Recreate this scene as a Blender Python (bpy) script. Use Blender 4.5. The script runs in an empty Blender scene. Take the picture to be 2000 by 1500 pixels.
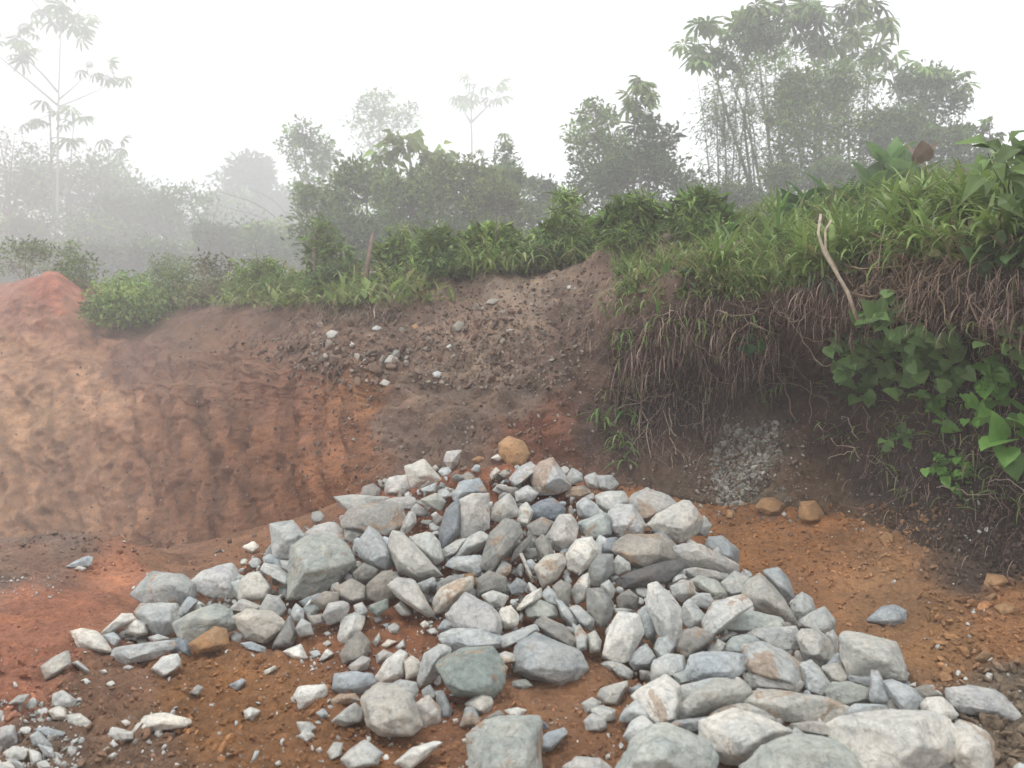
import bpy, bmesh, math, random
import numpy as np
from mathutils import Vector, Matrix
from mathutils.bvhtree import BVHTree
R = math.radians
random.seed(7); rng = np.random.default_rng(7)
SC = bpy.context.scene; COL = SC.collection

# ------------------------------------------------------------------ camera
F = 1540.0; HY = 720.0; CH = 1.5            # focal length in px of the 2000 px frame, horizon row, eye height
cam = bpy.data.cameras.new('camera'); cam.sensor_width = 36; cam.lens = 36*F/2000
cam.shift_y = -(750-HY)/2000; cam.clip_start = .05; cam.clip_end = 600
cam.dof.use_dof = True; cam.dof.focus_distance = 6.5; cam.dof.aperture_fstop = 2.6
co = bpy.data.objects.new('camera', cam); co.location = (0, 0, CH); co.rotation_euler = (R(90), 0, 0)
COL.objects.link(co); SC.camera = co
# ------------------------------------------------------------------ sky and sun
SUN_EL, SUN_AZ = R(58), R(-150)
W = bpy.data.worlds.new('World'); SC.world = W; W.use_nodes = True
n = W.node_tree.nodes; l = W.node_tree.links
sky = n.new('ShaderNodeTexSky'); sky.sky_type = 'NISHITA'; sky.sun_disc = False
sky.sun_elevation = SUN_EL; sky.sun_rotation = R(210); sky.dust_density = 4
mix = n.new('ShaderNodeMix'); mix.data_type = 'RGBA'; mix.inputs[0].default_value = .9
l.new(sky.outputs[0], mix.inputs[6]); mix.inputs[7].default_value = (11.0, 11.1, 11.4, 1)   # white cloud deck
bg = n['Background']; l.new(mix.outputs[2], bg.inputs[0]); bg.inputs[1].default_value = .115
sun = bpy.data.lights.new('sun', 'SUN'); sun.energy = 1.5; sun.angle = R(12); sun.color = (1, .97, .92)
so = bpy.data.objects.new('sun', sun); COL.objects.link(so)
sd = Vector((-.35*math.cos(SUN_EL), -.45*math.cos(SUN_EL), math.sin(SUN_EL))).normalized()
so.rotation_euler = sd.to_track_quat('Z', 'Y').to_euler()
vs = SC.view_settings; vs.view_transform = 'Standard'; vs.look = 'None'; vs.gamma = 1; vs.exposure = .38
SC.cycles.volume_bounces = 3; SC.cycles.max_bounces = 6; SC.cycles.diffuse_bounces = 3
SC.cycles.transparent_max_bounces = 4; SC.cycles.use_denoising = True

# ------------------------------------------------------------------ helpers
def P(px, py, Y):                                # the world point seen at a pixel of the photo at depth Y
    return Vector(((px-1000)/F*Y, Y, CH-(py-HY)/F*Y))
def tag(o, label=None, cat=None, group=None, kind=None):
    if label: o['label'] = label
    if cat: o['category'] = cat
    if group: o['group'] = group
    if kind: o['kind'] = kind
    return o
def mesh_np(name, V, faces, mat, parent=None, loc=(0, 0, 0), smooth=False, color=None):
    """faces: list of int arrays, each (n, k)"""
    me = bpy.data.meshes.new(name); V = np.asarray(V, dtype=np.float32)
    faces = [f for f in faces if len(f)]
    idx = np.concatenate([f.ravel() for f in faces]).astype(np.int32)
    tot = np.concatenate([np.full(len(f), f.shape[1]) for f in faces]).astype(np.int32)
    st = np.concatenate([[0], np.cumsum(tot)[:-1]]).astype(np.int32)
    me.vertices.add(len(V)); me.vertices.foreach_set('co', V.ravel())
    me.loops.add(len(idx)); me.loops.foreach_set('vertex_index', idx)
    me.polygons.add(len(tot)); me.polygons.foreach_set('loop_start', st); me.polygons.foreach_set('loop_total', tot)
    me.polygons.foreach_set('use_smooth', np.full(len(tot), smooth))
    if color is not None:
        a = me.color_attributes.new('tint', 'FLOAT_COLOR', 'POINT')
        c = np.ones((len(V), 4), np.float32); c[:, :3] = color; a.data.foreach_set('color', c.ravel())
    me.update(calc_edges=True); me.materials.append(mat)
    o = bpy.data.objects.new(name, me); COL.objects.link(o); o.location = loc
    if parent: o.parent = parent
    return o
def empty(name, loc):
    o = bpy.data.objects.new(name, None); COL.objects.link(o); o.location = loc; o.empty_display_size = .2; return o

def _hash(ix, iy, iz, s):
    h = (ix.astype(np.int64)*374761393 + iy.astype(np.int64)*668265263 + iz.astype(np.int64)*2147483647 + s*974711) & 0xffffffff
    h = ((h ^ (h >> 13))*1274126177) & 0xffffffff
    h = ((h ^ (h >> 16))*2246822519) & 0xffffffff
    return ((h ^ (h >> 15)) & 0xffffff)/float(0xffffff)
def vnoise(p, s=0):                              # value noise, -1..1
    p = np.asarray(p, float); i = np.floor(p); f = p-i; f = f*f*(3-2*f); i = i.astype(np.int64); r = 0
    for dx in (0, 1):
        for dy in (0, 1):
            for dz in (0, 1):
                w = (f[:, 0] if dx else 1-f[:, 0])*(f[:, 1] if dy else 1-f[:, 1])*(f[:, 2] if dz else 1-f[:, 2])
                r = r+w*_hash(i[:, 0]+dx, i[:, 1]+dy, i[:, 2]+dz, s)
    return r*2-1
def fbm(p, o=4, s=0, g=.5):
    a = 1; r = 0; p = np.asarray(p, float)
    for k in range(o): r = r+a*vnoise(p*2**k+k*17.3, s+k); a *= g
    return r
def ridged(p, o=3, s=0):
    a = 1; r = 0; p = np.asarray(p, float)
    for k in range(o): r = r+a*(1-2*np.abs(vnoise(p*2**k+k*9.1, s+k))); a *= .5
    return r

def merge(tv, tf, M, T, tints=None):
    """copies of the template tv (n,3), tf (m,k) by matrices M (N,3,3) [columns = axes] and offsets T (N,3)"""
    N = len(T); V = np.einsum('nij,vj->nvi', M, tv)+T[:, None, :]
    Fc = (tf[None]+(np.arange(N)*len(tv))[:, None, None]).reshape(-1, tf.shape[1])
    C = None if tints is None else np.repeat(tints, len(tv), axis=0)
    return V.reshape(-1, 3), Fc, C
class Bag:                                       # collects pieces of one mesh
    def __init__(s): s.V = []; s.F = {}; s.C = []; s.n = 0
    def add(s, V, Fs, C):
        V = np.asarray(V, float); s.V.append(V)
        for f in (Fs if isinstance(Fs, list) else [Fs]):
            f = np.asarray(f, int); s.F.setdefault(f.shape[1], []).append(f+s.n)
        C = np.asarray(C, float); s.C.append(np.broadcast_to(C, V.shape) if C.ndim == 1 else C); s.n += len(V)
    def build(s, name, mat, parent=None, loc=(0, 0, 0), smooth=False):
        if not s.V: return None
        V = np.concatenate(s.V)-np.asarray(loc, float)
        return mesh_np(name, V, [np.concatenate(f) for f in s.F.values()], mat, parent, loc if parent is None else (0, 0, 0), smooth, np.concatenate(s.C))
def basis(d, up=None, roll=None):
    """matrices whose columns are side, axis d, normal"""
    d = np.asarray(d, float); d = d/np.linalg.norm(d, axis=1, keepdims=True)
    if up is None: up = np.tile([0, 0, 1.], (len(d), 1))
    s = np.cross(d, up); ns = np.linalg.norm(s, axis=1, keepdims=True)
    s = np.where(ns < 1e-3, np.array([[1., 0, 0]]), s/np.maximum(ns, 1e-6)); u = np.cross(s, d)
    if roll is not None:
        c, q = np.cos(roll)[:, None], np.sin(roll)[:, None]; s, u = s*c+u*q, u*c-s*q
    return np.stack([s, d, u], axis=2)
def tube(pts, rad, k=6):
    pts = np.asarray(pts, float); rad = np.asarray(rad, float); n = len(pts)
    t = np.gradient(pts, axis=0); t /= np.maximum(np.linalg.norm(t, axis=1, keepdims=True), 1e-9)
    ref = np.array([0, 1., 0]) if abs(t[0][1]) < .9 else np.array([1., 0, 0])
    s = np.cross(t, ref); s /= np.linalg.norm(s, axis=1, keepdims=True); u = np.cross(s, t)
    a = np.arange(k)/k*2*math.pi
    V = pts[:, None]+rad[:, None, None]*(np.cos(a)[None, :, None]*s[:, None]+np.sin(a)[None, :, None]*u[:, None])
    V = V.reshape(-1, 3); i = np.arange(n-1)[:, None]*k; j = np.arange(k)[None]; j2 = (j+1) % k
    Fq = np.stack([i+j, i+j2, i+k+j2, i+k+j], axis=2).reshape(-1, 4)
    return V, [Fq, np.arange(k)[None, ::-1]+(n-1)*k*0, np.arange(k)[None]+(n-1)*k]
def curve(a, b, sag=0, n=7, wob=0):
    a = np.asarray(a, float); b = np.asarray(b, float); t = np.linspace(0, 1, n)[:, None]
    p = a+(b-a)*t; p[:, 2] -= sag*(t[:, 0]*(1-t[:, 0])*4); p[1:-1] += rng.normal(0, 1, (n-2, 3))*wob
    return p

# ------------------------------------------------------------------ materials
def mat(name): 
    m = bpy.data.materials.new(name); m.use_nodes = True; nt = m.node_tree; return m, nt.nodes, nt.links, nt.nodes['Principled BSDF']
def nz(nd, lk, scale, detail=5, rough=.6, vec=None, dist=0, dim='3D'):
    t = nd.new('ShaderNodeTexNoise'); t.inputs['Scale'].default_value = scale; t.inputs['Detail'].default_value = detail
    t.inputs['Roughness'].default_value = rough; t.inputs['Distortion'].default_value = dist
    if vec is not None: lk.new(vec, t.inputs['Vector'])
    return t
def ramp(nd, lk, src, stops):
    r = nd.new('ShaderNodeValToRGB'); e = r.color_ramp.elements
    while len(e) < len(stops): e.new(.5)
    for k, (p, c) in enumerate(stops): e[k].position = p; e[k].color = (c if isinstance(c, tuple) else (c, c, c))+(1,)
    lk.new(src, r.inputs[0]); return r
def mixc(nd, lk, a, b, fac, mode='MIX'):
    m = nd.new('ShaderNodeMix'); m.data_type = 'RGBA'; m.blend_type = mode
    for sock, v in ((0, fac), (6, a), (7, b)):
        if isinstance(v, (int, float)): m.inputs[sock].default_value = v
        elif isinstance(v, tuple): m.inputs[sock].default_value = v+(1,)
        else: lk.new(v, m.inputs[sock])
    return m.outputs[2]
def bump(nd, lk, h, dist, strength=1, prev=None):
    b = nd.new('ShaderNodeBump'); b.inputs['Distance'].default_value = dist; b.inputs['Strength'].default_value = strength
    lk.new(h, b.inputs['Height'])
    if prev is not None: lk.new(prev, b.inputs['Normal'])
    return b.outputs[0]
def m_soil(name='soil', bscale=1.0):
    m, nd, lk, b = mat(name); at = nd.new('ShaderNodeAttribute'); at.attribute_name = 'tint'
    tc = nd.new('ShaderNodeTexCoord').outputs['Object']
    n1 = nz(nd, lk, 3.2, 8, .62, tc); n2 = nz(nd, lk, 28, 6, .7, tc); n3 = nz(nd, lk, 120, 3, .6, tc)
    r1 = ramp(nd, lk, n1.outputs[0], [(.3, (.68, .70, .74)), (.5, (1., 1., 1.)), (.7, (1.32, 1.24, 1.12))])
    r2 = ramp(nd, lk, n2.outputs[0], [(.3, .62), (.5, 1.0), (.72, 1.4)])
    c = mixc(nd, lk, at.outputs['Color'], r1.outputs[0], 1.0, 'MULTIPLY'); c = mixc(nd, lk, c, r2.outputs[0], .8, 'MULTIPLY')
    v = nd.new('ShaderNodeTexVoronoi'); v.inputs['Scale'].default_value = 42; lk.new(tc, v.inputs['Vector'])
    gr = ramp(nd, lk, v.outputs['Color'], [(.80, 0.), (.86, 1.)]); edge = ramp(nd, lk, v.outputs['Distance'], [(.22, 1.), (.34, 0.)])
    gm = mixc(nd, lk, gr.outputs[0], edge.outputs[0], 1.0, 'MULTIPLY')
    g2 = nd.new('ShaderNodeMath'); g2.operation = 'MULTIPLY'; g2.inputs[1].default_value = .45; lk.new(gm, g2.inputs[0])
    c = mixc(nd, lk, c, (.42, .38, .33), g2.outputs[0])
    lk.new(c, b.inputs['Base Color']); b.inputs['Roughness'].default_value = .92; b.inputs['Specular IOR Level'].default_value = .2
    h = bump(nd, lk, n2.outputs[0], .03*bscale, .9); h = bump(nd, lk, n3.outputs[0], .006*bscale, .8, h); h = bump(nd, lk, edge.outputs[0], .008*bscale, .5, h)
    lk.new(h, b.inputs['Normal']); return m
def m_tint(name, rough=.8, spec=.3, bs=0, bscale=60, trans=0, var=.25, vscale=30):
    m, nd, lk, b = mat(name); at = nd.new('ShaderNodeAttribute'); at.attribute_name = 'tint'
    tc = nd.new('ShaderNodeTexCoord').outputs['Object']; n1 = nz(nd, lk, vscale, 5, .6, tc)
    r1 = ramp(nd, lk, n1.outputs[0], [(.3, 1-var), (.7, 1+var)]); c = mixc(nd, lk, at.outputs['Color'], r1.outputs[0], 1.0, 'MULTIPLY')
    lk.new(c, b.inputs['Base Color']); b.inputs['Roughness'].default_value = rough; b.inputs['Specular IOR Level'].default_value = spec
    if bs:
        n2 = nz(nd, lk, bscale, 5, .65, tc); lk.new(bump(nd, lk, n2.outputs[0], bs, .8), b.inputs['Normal'])
    if trans:
        t = nd.new('ShaderNodeBsdfTranslucent'); lk.new(c, t.inputs[0]); mx = nd.new('ShaderNodeMixShader'); mx.inputs[0].default_value = trans
        lk.new(b.outputs[0], mx.inputs[1]); lk.new(t.outputs[0], mx.inputs[2]); lk.new(mx.outputs[0], nd['Material Output'].inputs[0])
    return m
def m_stone():
    m, nd, lk, b = mat('stone'); oi = nd.new('ShaderNodeObjectInfo'); tc = nd.new('ShaderNodeTexCoord').outputs['Object']
    ad = nd.new('ShaderNodeVectorMath'); ad.operation = 'SCALE'; cmb = nd.new('ShaderNodeCombineXYZ')
    for k in range(3): lk.new(oi.outputs['Random'], cmb.inputs[k])
    lk.new(cmb.outputs[0], ad.inputs[0]); ad.inputs['Scale'].default_value = 57
    v2 = nd.new('ShaderNodeVectorMath'); v2.operation = 'ADD'; lk.new(tc, v2.inputs[0]); lk.new(ad.outputs[0], v2.inputs[1]); vec = v2.outputs[0]
    n1 = nz(nd, lk, 7, 8, .65, vec, .6); n2 = nz(nd, lk, 38, 8, .72, vec, .3); n3 = nz(nd, lk, 3.2, 5, .6, vec, 1.4); n4 = nz(nd, lk, 160, 3, .6, vec)
    r1 = ramp(nd, lk, n1.outputs[0], [(.30, (.66, .69, .72)), (.46, (.92, .94, .95)), (.6, (1.08, 1.06, 1.03)), (.75, (1.28, 1.25, 1.2))])
    r2 = ramp(nd, lk, n2.outputs[0], [(.28, .60), (.5, 1.0), (.74, 1.34)])
    c = mixc(nd, lk, oi.outputs['Color'], r1.outputs[0], 1.0, 'MULTIPLY'); c = mixc(nd, lk, c, r2.outputs[0], .85, 'MULTIPLY')
    # rust stain: object alpha says how much of the stone it covers
    st = nd.new('ShaderNodeMath'); st.operation = 'ADD'; lk.new(n3.outputs[0], st.inputs[0]); lk.new(oi.outputs['Alpha'], st.inputs[1])
    rs = ramp(nd, lk, st.outputs[0], [(.98, 0.), (1.06, 1.)]); 
    rcol = ramp(nd, lk, n2.outputs[0], [(.35, (.25, .14, .075)), (.65, (.46, .33, .21))])
    f = nd.new('ShaderNodeMath'); f.operation = 'MULTIPLY'; f.inputs[1].default_value = .62; lk.new(rs.outputs[0], f.inputs[0])
    c = mixc(nd, lk, c, rcol.outputs[0], f.outputs[0])
    # dried soil dusted over part of every stone
    dn = nz(nd, lk, 11, 6, .7, vec, .8); dr = ramp(nd, lk, dn.outputs[0], [(.56, 0.), (.72, 1.)])
    f2 = nd.new('ShaderNodeMath'); f2.operation = 'MULTIPLY'; f2.inputs[1].default_value = .38; lk.new(dr.outputs[0], f2.inputs[0])
    c = mixc(nd, lk, c, (.33, .24, .16), f2.outputs[0])
    lk.new(c, b.inputs['Base Color']); b.inputs['Roughness'].default_value = .85; b.inputs['Specular IOR Level'].default_value = .25
    vo = nd.new('ShaderNodeTexVoronoi'); vo.feature = 'DISTANCE_TO_EDGE'; vo.inputs['Scale'].default_value = 9; wv = nd.new('ShaderNodeVectorMath'); wv.operation = 'ADD'; lk.new(vec, wv.inputs[0]); sc_ = nd.new('ShaderNodeVectorMath'); sc_.operation = 'SCALE'; sc_.inputs['Scale'].default_value = .22; lk.new(n1.outputs[1], sc_.inputs[0]); lk.new(sc_.outputs[0], wv.inputs[1]); lk.new(wv.outputs[0], vo.inputs['Vector'])
    cr = ramp(nd, lk, vo.outputs['Distance'], [(.0, 0.), (.07, 1.)])
    h = bump(nd, lk, n1.outputs[0], .035, .8); h = bump(nd, lk, n2.outputs[0], .014, .9, h); h = bump(nd, lk, cr.outputs[0], .006, .5, h); h = bump(nd, lk, n4.outputs[0], .0025, .8, h)
    lk.new(h, b.inputs['Normal']); return m
MAT_SOIL = m_soil(); MAT_STONE = m_stone()
MAT_CLOD = m_tint('clod', .92, .15, .006, 70, 0, .35, 40); MAT_CHIP = m_tint('chip', .85, .25, .004, 90, 0, .25, 50)
MAT_LEAF = m_tint('leaf', .5, .4, 0, 0, .38, .18, 12); MAT_STRAW = m_tint('straw', .85, .15, 0, 0, .1, .3, 25)
MAT_BARK = m_tint('bark', .85, .2, .006, 45, 0, .35, 14)
# ------------------------------------------------------------------ the excavated bank: profiles (depth, photo row) from foot to the plateau
PROF = {
 -1500: [(15, 1010), (15.6, 880), (16.4, 750), (17.2, 640), (18, 600), (20, 575), (26, 575)],
 -500: [(14.5, 1040), (15.1, 890), (15.8, 760), (16.6, 650), (17.4, 605), (19.5, 570), (25, 572)],
 0:    [(13.5, 1052), (14.1, 900), (14.7, 780), (15.3, 680), (15.9, 610), (17.0, 566), (22, 562)],
 110:  [(13.1, 1062), (13.7, 900), (14.3, 780), (14.9, 680), (15.4, 600), (16.2, 532), (21, 540)],
 200:  [(12.6, 1075), (13.3, 920), (14.1, 790), (14.8, 700), (15.6, 650), (17.0, 600), (21, 560)],
 300:  [(11.8, 1080), (12.6, 920), (13.5, 790), (14.2, 710), (15.2, 665), (17.0, 610), (21, 565)],
 420:  [(10.6, 1070), (11.5, 930), (12.4, 800), (13.0, 715), (14.2, 670), (16.5, 590), (21, 555)],
 560:  [(9.5, 1020), (10.0, 900), (10.5, 790), (10.9, 705), (12.2, 650), (14.5, 585), (19, 550)],
 690:  [(8.8, 975), (9.15, 890), (9.5, 790), (9.8, 722), (11.0, 665), (13.6, 590), (18, 545)],
 760:  [(8.2, 950), (8.8, 870), (9.4, 790), (9.9, 722), (10.9, 660), (13.0, 580), (18, 530)],
 860:  [(7.7, 935), (8.5, 850), (9.2, 760), (9.9, 690), (10.9, 620), (12.6, 545), (17, 520)],
 980:  [(7.4, 930), (8.0, 845), (8.7, 750), (9.4, 680), (10.4, 600), (12.0, 524), (16, 505)],
 1100: [(7.3, 930), (7.8, 830), (8.3, 730), (9.0, 660), (10.0, 580), (11.6, 512), (16, 490)],
 1180: [(7.25, 940), (7.7, 850), (7.9, 740), (8.1, 650), (9.2, 560), (11.2, 482), (16, 470)],
 1260: [(7.2, 958), (7.75, 860), (7.95, 735), (7.4, 615), (8.6, 540), (11.0, 470), (16, 460)],
 1400: [(7.0, 985), (7.6, 880), (7.85, 740), (7.05, 600), (8.3, 530), (10.8, 458), (15, 440)],
 1500: [(6.7, 1010), (7.15, 900), (7.6, 740), (6.75, 585), (8.0, 515), (10.4, 440), (15, 425)],
 1640: [(6.1, 1040), (6.6, 900), (7.0, 740), (6.15, 560), (7.5, 490), (9.8, 415), (14, 400)],
 1820: [(5.3, 1105), (5.75, 930), (6.0, 740), (5.4, 545), (6.7, 460), (9.0, 395), (13, 380)],
 2000: [(4.7, 1160), (5.15, 950), (5.35, 740), (4.8, 540), (6.1, 440), (8.3, 365), (12, 360)],
 2400: [(3.9, 1230), (4.3, 960), (4.5, 740), (4.0, 500), (5.2, 390), (7.3, 330), (11, 320)],
 3300: [(2.6, 1400), (2.9, 990), (3.0, 740), (2.7, 420), (3.7, 300), (5.5, 250), (9, 240)]}
for _k0 in PROF:
    _m = float(np.interp(_k0, [200, 420, 690], [1.36, 1.22, 1.0])); PROF[_k0] = [(a*_m, b) for a, b in PROF[_k0]]
PX = np.array(sorted(PROF)); PR = np.array([PROF[k] for k in PX], float)          # (n,7,2)
CTL = np.stack([(PX[:, None]-1000)/F*PR[:, :, 0], PR[:, :, 0], CH-(PR[:, :, 1]-HY)/F*PR[:, :, 0]], 2)  # world control points

# ground height: a smooth sheet through measured points
GP = [(-30, -8, -.6), (-12, -8, -.1), (0, -8, 0), (12, -8, .3), (30, -8, .6), (-3, 0, -.02), (0, 0, 0), (3, 0, .05), (-2, 3, 0), (0, 3, -.01), (2.2, 3, .02),
      (-2.6, 4.2, -.0), (0, 4.2, 0), (2.5, 4.2, .1), (-3.6, 5.6, -.02), (-5.5, 6, -.12), (-1.5, 6, 0), (1, 6, .1), (-4.6, 7.4, -.42), (-2.6, 8, -.3), (-7, 8, -.8),
      (-6.5, 10.5, -1.15), (-12, 9, -1.5), (-14, 4, -.9), (6, 2, .35), (30, 20, 1), (-30, 20, -3.6), (0, 14, .5), (0, 40, 1), (-30, 40, -4.5), (30, 40, 1.5), (-10, 18, -2.75), (8, 10, .6)]
for i in range(1, len(PX)-1):
    c = CTL[i, 0]; GP.append((c[0], c[1], c[2]+.03))
GP = np.array(GP, float); PC = GP[:, :2]
def _k(r2): return .5*r2*np.log(r2+1e-9)
A = _k(((PC[:, None]-PC[None])**2).sum(2))+np.eye(len(PC))*.35
Q = np.c_[np.ones(len(PC)), PC]; KK = np.block([[A, Q], [Q.T, np.zeros((3, 3))]])
SOL = np.linalg.solve(KK, np.r_[GP[:, 2], np.zeros(3)])
def g_base(x, y):
    p = np.stack([x, y], 1); out = np.empty(len(p))
    for s in range(0, len(p), 40000):
        q = p[s:s+40000]; out[s:s+40000] = _k(((q[:, None]-PC[None])**2).sum(2))@SOL[:len(PC)]+np.c_[np.ones(len(q)), q]@SOL[len(PC):]
    return np.clip(out, -5.5, 2)
# the mound the stones lie on: ridge row, ridge depth and foot depth along the azimuth
RG = np.array([  # px, ridge row, ridge depth, front foot depth, back width
 (60, 1240, 4.7, 4.5, .6), (140, 1250, 4.8, 4.3, .7), (280, 1165, 5.0, 4.15, .9), (400, 1150, 5.1, 4.05, 1.0), (540, 1065, 5.3, 4.0, 1.1), (680, 1020, 5.5, 3.95, 1.2), (800, 960, 5.7, 3.9, 1.2),
 (900, 915, 5.8, 3.8, 1.2), (1000, 905, 5.8, 3.7, 1.2), (1080, 930, 5.7, 3.7, 1.2), (1200, 985, 5.5, 3.65, 1.1), (1300, 1010, 5.4, 3.4, 1.1), (1380, 1045, 5.3, 3.0, 1.1), (1440, 1115, 5.0, 2.7, .9),
 (1550, 1185, 4.7, 2.5, .8), (1640, 1255, 4.35, 2.3, .7), (1760, 1310, 3.95, 2.2, .6), (1860, 1375, 3.6, 2.2, .6), (1960, 1440, 3.2, 2.4, .5), (2060, 1500, 3.0, 2.7, .5)], float)
def mound(x, y, g):
    px = 1000+F*x/np.maximum(y, .3); a = lambda k: np.interp(px, RG[:, 0], RG[:, k])
    ry, rY, fY, bw = a(1), a(2), a(3), a(4)
    zr = CH-(ry-HY)/F*rY; h = np.maximum(zr-.05-np.minimum(g, .3), 0)
    t = np.clip((y-fY)/(rY-fY+1e-6), 0, 1); up = np.where(t < 1, t**1.05, 1)
    tb = np.clip((y-rY)/bw, 0, 1); dn = 1-tb*tb*(3-2*tb)
    side = np.clip((px-20)/120, 0, 1)*np.clip((2100-px)/120, 0, 1)
    return np.where(y > 1.5, h*up*dn*side, 0)
def red_mound(x, y):
    return .30*np.exp(-(((x+3.3)/.75)**2+((y-6.1)/.55)**2))+.16*np.exp(-(((x+3.9)/1.0)**2+((y-5.1)/.5)**2))
def gz(x, y, detail=True):
    g = g_base(x, y); z = g+mound(x, y, g)+red_mound(x, y)
    if detail:
        p = np.stack([x, y, np.zeros_like(x)], 1)
        z = z+.05*fbm(p*1.1, 3, 5)+.022*fbm(p*5, 3, 9)+.014*np.abs(fbm(p*17, 3, 21))+.006*ridged(p*50, 2, 31)
        lump = np.clip((x-1.6)/1.2, 0, 1)*np.clip((y-3.6)/1.0, 0, 1); z = z+lump*(.03*np.abs(fbm(p*9, 3, 41)))
        left = np.clip((-.3-x)/.8, 0, 1)*np.clip((4.6-y)/.6, 0, 1); z = z+left*(.05*np.abs(fbm(p*10, 3, 51))+.03*fbm(p*4, 2, 55))
    return z
# soil colours, by place (sampled at photo positions, kept on the ground as its own colour; left ones then greyed for mist)
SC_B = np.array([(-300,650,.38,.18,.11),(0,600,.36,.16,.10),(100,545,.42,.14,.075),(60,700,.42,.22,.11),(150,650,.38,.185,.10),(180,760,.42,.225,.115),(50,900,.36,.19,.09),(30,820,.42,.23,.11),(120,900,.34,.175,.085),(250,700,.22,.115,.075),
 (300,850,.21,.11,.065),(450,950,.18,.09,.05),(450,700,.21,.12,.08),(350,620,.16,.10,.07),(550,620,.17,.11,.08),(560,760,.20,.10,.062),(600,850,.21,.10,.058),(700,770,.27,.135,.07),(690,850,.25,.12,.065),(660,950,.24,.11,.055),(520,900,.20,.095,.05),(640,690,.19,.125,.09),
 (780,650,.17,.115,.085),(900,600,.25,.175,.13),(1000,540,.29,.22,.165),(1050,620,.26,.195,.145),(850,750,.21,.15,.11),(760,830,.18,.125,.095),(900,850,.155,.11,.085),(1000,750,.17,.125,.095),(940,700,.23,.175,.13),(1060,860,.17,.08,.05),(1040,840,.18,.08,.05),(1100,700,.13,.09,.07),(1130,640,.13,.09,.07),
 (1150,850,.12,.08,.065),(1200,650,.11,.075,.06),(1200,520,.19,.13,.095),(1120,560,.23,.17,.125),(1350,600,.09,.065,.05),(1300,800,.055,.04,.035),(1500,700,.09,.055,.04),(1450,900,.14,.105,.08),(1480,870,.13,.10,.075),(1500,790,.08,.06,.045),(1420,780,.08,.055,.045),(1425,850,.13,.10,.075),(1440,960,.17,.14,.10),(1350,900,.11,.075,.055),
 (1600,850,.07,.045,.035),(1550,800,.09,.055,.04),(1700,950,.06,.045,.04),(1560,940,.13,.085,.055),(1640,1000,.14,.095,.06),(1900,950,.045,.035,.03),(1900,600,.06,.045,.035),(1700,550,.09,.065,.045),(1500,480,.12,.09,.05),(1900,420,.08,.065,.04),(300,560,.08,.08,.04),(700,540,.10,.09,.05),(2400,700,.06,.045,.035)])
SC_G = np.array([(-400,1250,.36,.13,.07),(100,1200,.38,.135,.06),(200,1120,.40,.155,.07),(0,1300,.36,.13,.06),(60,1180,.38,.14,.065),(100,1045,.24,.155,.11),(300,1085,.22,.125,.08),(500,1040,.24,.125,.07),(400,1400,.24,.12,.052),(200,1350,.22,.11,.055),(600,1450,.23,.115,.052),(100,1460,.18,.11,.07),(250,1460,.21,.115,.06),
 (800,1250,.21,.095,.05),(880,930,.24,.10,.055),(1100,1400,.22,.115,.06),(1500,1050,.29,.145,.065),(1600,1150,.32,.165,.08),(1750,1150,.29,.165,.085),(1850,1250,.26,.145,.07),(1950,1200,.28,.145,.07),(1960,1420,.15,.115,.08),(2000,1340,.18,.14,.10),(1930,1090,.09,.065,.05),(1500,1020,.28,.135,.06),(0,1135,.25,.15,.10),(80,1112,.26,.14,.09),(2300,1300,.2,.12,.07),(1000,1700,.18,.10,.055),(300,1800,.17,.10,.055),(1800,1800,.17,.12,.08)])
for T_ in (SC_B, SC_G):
    k_ = T_[:, 0] < 260; l_ = T_[k_, 2:].mean(1, keepdims=True); T_[k_, 2:] = (T_[k_, 2:]*.78+l_*.22)*.97  # the mist's greying is put into the left-hand soil colours
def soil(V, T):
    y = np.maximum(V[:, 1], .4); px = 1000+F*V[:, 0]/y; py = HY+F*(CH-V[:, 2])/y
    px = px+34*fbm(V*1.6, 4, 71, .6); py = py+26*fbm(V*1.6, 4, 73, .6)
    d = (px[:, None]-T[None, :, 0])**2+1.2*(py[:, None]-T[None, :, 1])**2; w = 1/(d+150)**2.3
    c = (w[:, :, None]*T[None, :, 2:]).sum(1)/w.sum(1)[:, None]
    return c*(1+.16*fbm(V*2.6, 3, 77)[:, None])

def axis(lo, hi, parts):
    out = [lo]
    for end, st in parts:
        n = max(1, int(round((end-out[-1])/st))); out += list(np.linspace(out[-1], end, n+1)[1:])
    return np.array(out)
gx = axis(-60, 60, [(-16, 2), (-7.5, .12), (-4.2, .045), (4.6, .02), (8, .06), (16, .4), (60, 2)])
gy = axis(-12, 60, [(1, .6), (2.4, .08), (6.3, .02), (9, .045), (15, .09), (24, .5), (60, 2)])
X, Yg = np.meshgrid(gx, gy); sh = X.shape
GV = np.stack([X.ravel(), Yg.ravel(), np.zeros(X.size)], 1); GV[:, 2] = gz(GV[:, 0], GV[:, 1])
# behind the bank the ground sheet stays underneath the hill
def grid_faces(h, w):
    i = np.arange(h-1)[:, None]*w+np.arange(w-1)[None]; return np.stack([i, i+1, i+w+1, i+w], 2).reshape(-1, 4)
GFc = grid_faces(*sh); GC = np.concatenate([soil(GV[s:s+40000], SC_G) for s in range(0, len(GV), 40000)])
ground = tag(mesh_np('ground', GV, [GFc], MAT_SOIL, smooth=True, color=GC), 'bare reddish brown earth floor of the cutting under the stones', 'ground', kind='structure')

# bank surface
pxs = axis(-1500, 3300, [(-300, 40), (-20, 12), (2060, 4), (2400, 12), (3300, 45)])
seg_n = [46, 40, 40, 34, 34, 26, 16]
ctl = np.stack([np.stack([np.interp(pxs, PX, PR[:, k, q]) for q in range(2)], 1) for k in range(7)], 1)
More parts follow.
